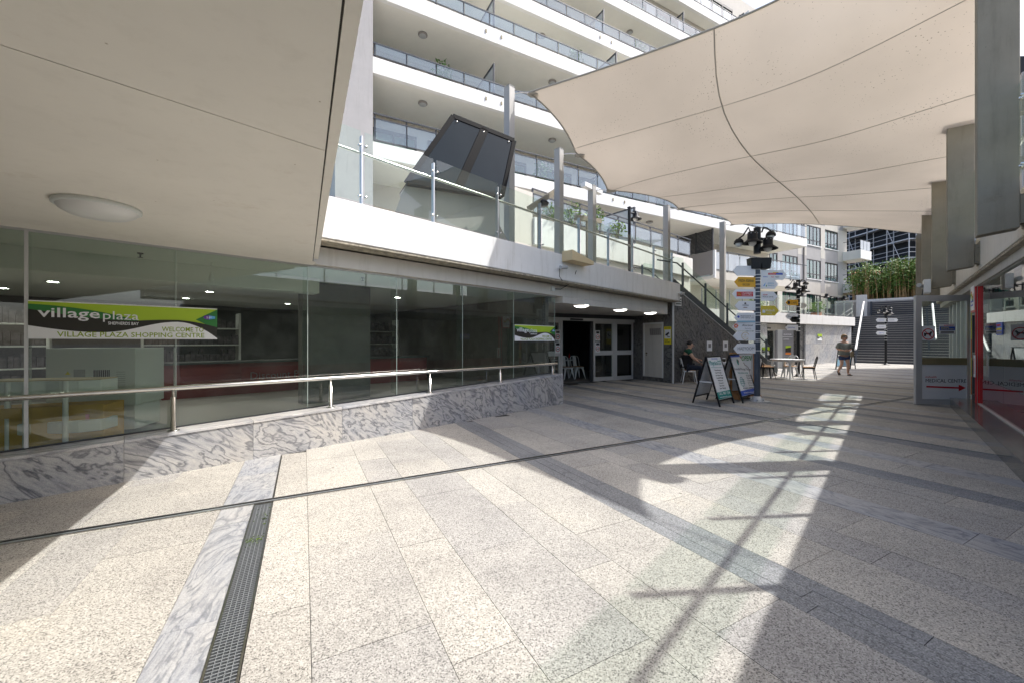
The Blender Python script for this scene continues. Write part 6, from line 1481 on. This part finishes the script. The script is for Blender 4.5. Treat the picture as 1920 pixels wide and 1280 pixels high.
# chairs and table inside the café doors
ci = FB.p(8.75, 12.2, 0)
dup(c0, place(ci, 200), 'white metal chair left in the pair just inside the cafe doors')
dup(c0, place(ci+U*.55+V*.05, 200), 'white metal chair right in the pair just inside the cafe doors')
table(ci+U*.5+V*.9, 'dark cafe table behind the two white chairs inside', .8, 'white_metal', 'interior_brown', ang=62)
t = thing('sauce_bottle', ci+U*.75+V*.85+Z*.74, 'small red sauce bottle on the table inside the cafe', 'bottle'); MB().lathe(ci+U*.75+V*.85+Z*.741, [(0, 0), (.03, 0), (.03, .12), (.012, .16), (.012, .2), (0, .2)], 10).build('bottle', 'ink_red', t)
# directory board
Fk = Frame(gnd(1458, 690)+Vector((0, 0, 0)), (.98, .2, 0), (.2, -.98, 0))
Fk.o.z = 0
t = thing('directory_board', Fk.p(.5, 0, 0), 'tall grey directory board beside the far entrance', 'directory')
sc_ = Fk.o.y/FP
MB().box(Fk, 0, 36*sc_, -.15, 0, 0, 2.0).build('cabinet', 'ink_grey', t, bevel=.01); pbox('edge_panel', Fk, -.005, 10*sc_, .001, .02, .02, 1.99, 'grey_plastic', t)
Ft = Frame(Fk.p(11*sc_, .002, 0), Fk.ex, Fk.ey)
text('VILLAGE PLAZA', Ft, .05, 1.72, .11, 'white_board', t, width=.5); text('SHOPPING', Ft, .05, 1.48, .09, 'white_board', t, width=.35); pbox('rule', Ft, .0, .62, .0, .004, 1.63, 1.645, 'white_board', t)
decal('orange_bar', Ft, [(.18, .72), (.52, .72), (.52, .82), (.18, .82)], 'orange_ink', t)
pbox('plaza_panel', Ft, .18, .52, .0, .004, .84, 1.18, 'sign_black', t); decal('lime_corner', Ft, [(.18, 1.05), (.52, 1.10), (.52, 1.18), (.18, 1.18)], 'lime', t, y=.0045)
mini_banner(Frame(Fk.p(12*sc_, .03, .1), Fk.ex, Fk.ey), .6, .42, 'small lime plaza sign at the foot of the directory board')
aa_ = FT.p(5.6, -.6, 0)
mini_banner(Frame(at(1428, 665, 16.5), (.98, .2, 0), (.2, -.98, 0)), .38, .33, 'small lime plaza sign seen just right of the signpost')
# ================================================================== PEOPLE
def skin_body(name, nodes, edges, mat, parent, root, sub=2):
    ids = list(nodes); me = bpy.data.meshes.new(name)
    me.from_pydata([nodes[i][0] for i in ids], [(ids.index(a), ids.index(b)) for a, b in edges], [])
    me.materials.append(MATS[mat]); o = bpy.data.objects.new(name, me); link(o, parent, WM[parent].copy())
    sk = o.modifiers.new('skin', 'SKIN')
    for k, i in enumerate(ids):
        r = nodes[i][1]; me.skin_vertices[0].data[k].radius = r if isinstance(r, tuple) else (r, r); me.skin_vertices[0].data[k].use_root = (i == root)
    sk.use_smooth_shade = True; sb = o.modifiers.new('sub', 'SUBSURF'); sb.levels = sub; sb.render_levels = sub
    return o
def hand(parent, w, d, pn, curl=.6):
    """palm, four fingers and a thumb at wrist w, pointing along d, palm normal pn (local coordinates)"""
    w = Vector(w); d = Vector(d).normalized(); pn = Vector(pn).normalized(); sd = d.cross(pn).normalized(); mb = MB()
    mb.hexa([w+sd*i*.028+pn*j*.012 for i, j in ((-1, -1), (1, -1), (1, 1), (-1, 1))], [w+d*.085+sd*i*.038+pn*j*.011 for i, j in ((-1, -1), (1, -1), (1, 1), (-1, 1))])
    for k in range(4):
        b = w+d*.08+sd*(-.030+.020*k); l = (.062, .072, .068, .052)[k]; e1 = b+d*l*.5+pn*l*.15*curl; e2 = e1+(d*(1-curl)+pn*curl).normalized()*l*.5
        mb.tube([b, e1, e2], [.010, .009, .007], 6)
    b = w+d*.03-sd*.03; mb.tube([b, b-sd*.025+d*.03+pn*.01, b-sd*.025+d*.06+pn*.02], [.012, .010, .008], 6)
    return mb.build('hand', 'skin', parent, local=True)
def head_bits(parent, c, fwd, hairm, long=False, glasses=False):
    """ears, nose, eyes, mouth and hair round a head centred at c looking along fwd"""
    c = Vector(c); f = Vector(fwd).normalized(); s = f.cross(Z).normalized(); mb = MB()
    mb.tube([c+f*.092+Z*.02, c+f*.122-Z*.018, c+f*.098-Z*.028], [.010, .016, .012], 6)
    for k in (-1, 1): mb.sphere(c+s*k*.083-f*.01, .024, 8, 6, (.5, 1, 1.3) if abs(s.x) > .5 else (1, .5, 1.3))
    mb.build('face_features', 'skin', parent, local=True)
    m2 = MB(); m2.tube([c+f*.098-Z*.062-s*.024, c+f*.106-Z*.06, c+f*.098-Z*.062+s*.024], .006, 6); m2.build('mouth', 'pink_ink', parent, local=True)
    if glasses:
        g_ = MB()
        for k in (-1, 1): g_.tube([c+f*.098+s*k*.018+Z*.02, c+f*.098+s*k*.058+Z*.02], .022, 8)
        g_.tube([c+f*.104-s*.02+Z*.03, c+f*.104+s*.02+Z*.03], .006, 5)
        for k in (-1, 1): g_.tube([c+f*.09+s*k*.07+Z*.026, c+s*k*.09+Z*.02], .005, 5)
        g_.build('sunglasses', 'sign_black', parent, local=True)
    else:
        e_ = MB()
        for k in (-1, 1): e_.sphere(c+f*.090+s*k*.034+Z*.012, .010, 8, 6)
        e_.build('eyes', 'sign_black', parent, local=True)
    h = MB(); rg = random.Random(4); P = []
    n, m = 20, 10
    for i in range(m+1):
        row = []
        for k in range(n+1):
            a_ = 2*math.pi*k/n; face = max(0, math.cos(a_))       # k=0 is the face
            lim = (2.55 if long else 1.75)-(1.55 if long else .95)*face**(.6)
            th = lim*i/m; r = .106+(.010 if i < m else -.004)
            d = f*math.cos(a_)+s*math.sin(a_)
            row.append(c+Z*.012+d*r*math.sin(min(th, 1.75))*(1.0 if not long else .98)+Z*(r*1.12*math.cos(min(th, 1.75)) - max(0, th-1.75)*.10))
        P.append(row)
    h.grid(P); h.build('hair', hairm, parent, local=True, recalc=False)
# --- walking woman, facing the viewer (local -Y is forward)
WP = Vector((13.84, 16.47, 0))
w = thing('person', WP, 'person in grey t-shirt, denim shorts and sunglasses walking towards the viewer', 'person', M=place(WP, -14))
n = {'pel': ((0, 0, .86), (.135, .10)), 'waist': ((0, 0, 1.0), (.125, .095)), 'chest': ((0, -.01, 1.20), (.135, .10)), 'nb': ((0, 0, 1.35), .075), 'neck': ((0, -.005, 1.42), .048), 'h1': ((0, -.015, 1.50), (.080, .088)), 'h2': ((0, -.01, 1.57), (.082, .094)), 'h3': ((0, -.005, 1.62), (.062, .07)),
     'lh': ((.09, 0, .80), .098), 'lk': ((.095, -.10, .46), .058), 'lc': ((.095, -.09, .30), .055), 'la': ((.10, -.09, .09), .036), 'lt': ((.105, -.24, .035), .032),
     'rh': ((-.09, 0, .80), .098), 'rk': ((-.09, -.02, .47), .058), 'rc': ((-.09, .09, .34), .055), 'ra': ((-.09, .24, .17), .036), 'rt': ((-.095, .20, .06), .030),
     'ls': ((.165, 0, 1.31), .062), 'le': ((.245, .01, 1.08), .044), 'lw': ((.10, -.17, 1.02), .027), 'rs': ((-.165, 0, 1.31), .062), 're': ((-.245, .01, 1.08), .044), 'rw': ((-.08, -.18, 1.03), .027)}
E_ = [('pel', 'waist'), ('waist', 'chest'), ('chest', 'nb'), ('nb', 'neck'), ('neck', 'h1'), ('h1', 'h2'), ('h2', 'h3'), ('pel', 'lh'), ('lh', 'lk'), ('lk', 'lc'), ('lc', 'la'), ('la', 'lt'), ('pel', 'rh'), ('rh', 'rk'), ('rk', 'rc'), ('rc', 'ra'), ('ra', 'rt'), ('nb', 'ls'), ('ls', 'le'), ('le', 'lw'), ('nb', 'rs'), ('rs', 're'), ('re', 'rw')]
skin_body('body', n, E_, 'skin', w, 'pel')
tee = {'hem': ((0, -.005, .88), (.20, .145)), 'w': ((0, -.005, 1.02), (.195, .145)), 'c': ((0, -.012, 1.20), (.185, .135)), 'nb': ((0, 0, 1.34), (.10, .085)), 'ls': ((.17, 0, 1.30), .085), 'lm': ((.225, .005, 1.17), .085), 'lq': ((.25, .0, 1.10), .08), 'rs': ((-.17, 0, 1.30), .085), 'rm': ((-.225, .005, 1.17), .085), 'rq': ((-.25, 0, 1.10), .08)}
skin_body('t_shirt', tee, [('hem', 'w'), ('w', 'c'), ('c', 'nb'), ('nb', 'ls'), ('ls', 'lm'), ('lm', 'lq'), ('nb', 'rs'), ('rs', 'rm'), ('rm', 'rq')], 'tee_grey', w, 'w')
sh = {'p': ((0, 0, .88), (.17, .13)), 'l0': ((.095, -.005, .76), .12), 'l1': ((.10, -.03, .60), .118), 'r0': ((-.095, 0, .76), .12), 'r1': ((-.10, -.005, .60), .118)}
skin_body('shorts', sh, [('p', 'l0'), ('l0', 'l1'), ('p', 'r0'), ('r0', 'r1')], 'denim', w, 'p')
head_bits(w, (0, -.012, 1.56), (0, -1, 0), 'hair_blonde', True, True)
hand(w, (.09, -.18, 1.02), (-1, -.25, .05), (0, .5, .2), .7); hand(w, (-.07, -.19, 1.03), (1, -.25, .0), (0, .5, .2), .7)
for (c, d) in (((.105, -.16, .03), (0, -1, 0)), ((-.095, .19, .08), (0, -.55, -.8))):
    c = Vector(c); d = Vector(d).normalized(); mb = MB(); sd = Vector((1, 0, 0)); up_ = sd.cross(d)
    mb.hexa([c-d*.10+sd*i*.035+up_*j*.012 for i, j in ((-1, -1), (1, -1), (1, 1), (-1, 1))], [c+d*.14+sd*i*.045+up_*j*.012 for i, j in ((-1, -1), (1, -1), (1, 1), (-1, 1))])
    mb.tube([c+d*.05-sd*.05, c+d*.05+Z*.05, c+d*.05+sd*.05], .018, 6); mb.build('sandal', 'sign_black', w, local=True)
bg_ = thing('hand_bag', WP+Vector((.09, -.22, .75)), 'small straw coloured pouch held by the walking woman', 'bag'); q = WP+Vector((.12, -.24, 0))
MB().box(Frame(q, (1, 0, 0), (0, 1, 0)), -.05, .05, -.03, .03, .76, 1.0).build('pouch', 'straw', bg_, bevel=.012)
# --- seated man, facing +X (local -Y is forward, so turned by 90 degrees)
mm = thing('person', MANP, 'person in black and green polo shirt and dark jeans seated at the cafe table', 'person', M=place(MANP, 75))
n = {'pel': ((0, .06, .56), (.145, .12)), 'waist': ((0, .08, .74), (.15, .13)), 'chest': ((0, .05, .96), (.15, .125)), 'nb': ((0, .01, 1.12), .085), 'neck': ((0, -.02, 1.17), .056), 'h1': ((0, -.045, 1.23), (.078, .09)), 'h2': ((0, -.045, 1.30), (.080, .098)), 'h3': ((0, -.035, 1.35), (.06, .07)),
     'lh': ((.10, .0, .54), .098), 'lk': ((.13, -.40, .53), .068), 'lc': ((.13, -.38, .34), .06), 'la': ((.13, -.34, .08), .040), 'lt': ((.14, -.50, .035), .036), 'rh': ((-.10, .0, .54), .098), 'rk': ((-.13, -.38, .53), .068), 'rc': ((-.13, -.36, .34), .06), 'ra': ((-.13, -.32, .08), .040), 'rt': ((-.14, -.48, .035), .036),
     'ls': ((.19, .02, 1.07), .07), 'le': ((.25, -.10, .86), .05), 'lw': ((.10, -.32, .80), .032), 'rs': ((-.19, .02, 1.07), .07), 're': ((-.25, -.10, .86), .05), 'rw': ((-.08, -.32, .70), .032)}
skin_body('body', n, E_, 'skin', mm, 'pel')
po = {'hem': ((0, .07, .55), (.19, .165)), 'w': ((0, .06, .72), (.20, .18)), 'c': ((0, .04, .90), (.19, .165)), 'c2': ((0, .03, .97), (.18, .15))}
skin_body('polo_lower', po, [('hem', 'w'), ('w', 'c'), ('c', 'c2')], 'cloth_black', mm, 'w')
p2 = {'c': ((0, .035, .98), (.185, .15)), 'nb': ((0, .012, 1.11), (.10, .09)), 'ls': ((.19, .02, 1.07), .09), 'lm': ((.225, -.03, .97), .085), 'rs': ((-.19, .02, 1.07), .09), 'rm': ((-.225, -.03, .97), .085)}
skin_body('polo_yoke', p2, [('c', 'nb'), ('nb', 'ls'), ('ls', 'lm'), ('nb', 'rs'), ('rs', 'rm')], 'shirt_green', mm, 'nb')
jn_ = {'p': ((0, .06, .55), (.175, .14)), 'l0': ((.10, -.02, .54), .112), 'l1': ((.13, -.40, .53), .085), 'l2': ((.13, -.37, .3), .075), 'l3': ((.13, -.34, .10), .062), 'r0': ((-.10, -.02, .54), .112), 'r1': ((-.13, -.38, .53), .085), 'r2': ((-.13, -.35, .3), .075), 'r3': ((-.13, -.32, .10), .062)}
skin_body('jeans', jn_, [('p', 'l0'), ('l0', 'l1'), ('l1', 'l2'), ('l2', 'l3'), ('p', 'r0'), ('r0', 'r1'), ('r1', 'r2'), ('r2', 'r3')], 'jeans_dark', mm, 'p')
head_bits(mm, (0, -.045, 1.29), (0, -1, -.12), 'hair_black'); hand(mm, (.09, -.33, .80), (-.8, -.5, -.1), (0, .3, -.8), .5); hand(mm, (-.07, -.33, .70), (.6, -.6, -.4), (0, .2, -.8), .5)
for sx in (-1, 1):
    mb = MB(); c = Vector((sx*.135, -.42, .0)); mb.hexa([c+Vector((i*.04, .12, j)) for i, j in ((-1, .0), (1, .0), (1, .09), (-1, .09))], [c+Vector((i*.045, -.14, j)) for i, j in ((-1, .0), (1, .0), (1, .05), (-1, .05))]); mb.build('shoe', 'sign_black', mm, bevel=.012, local=True)
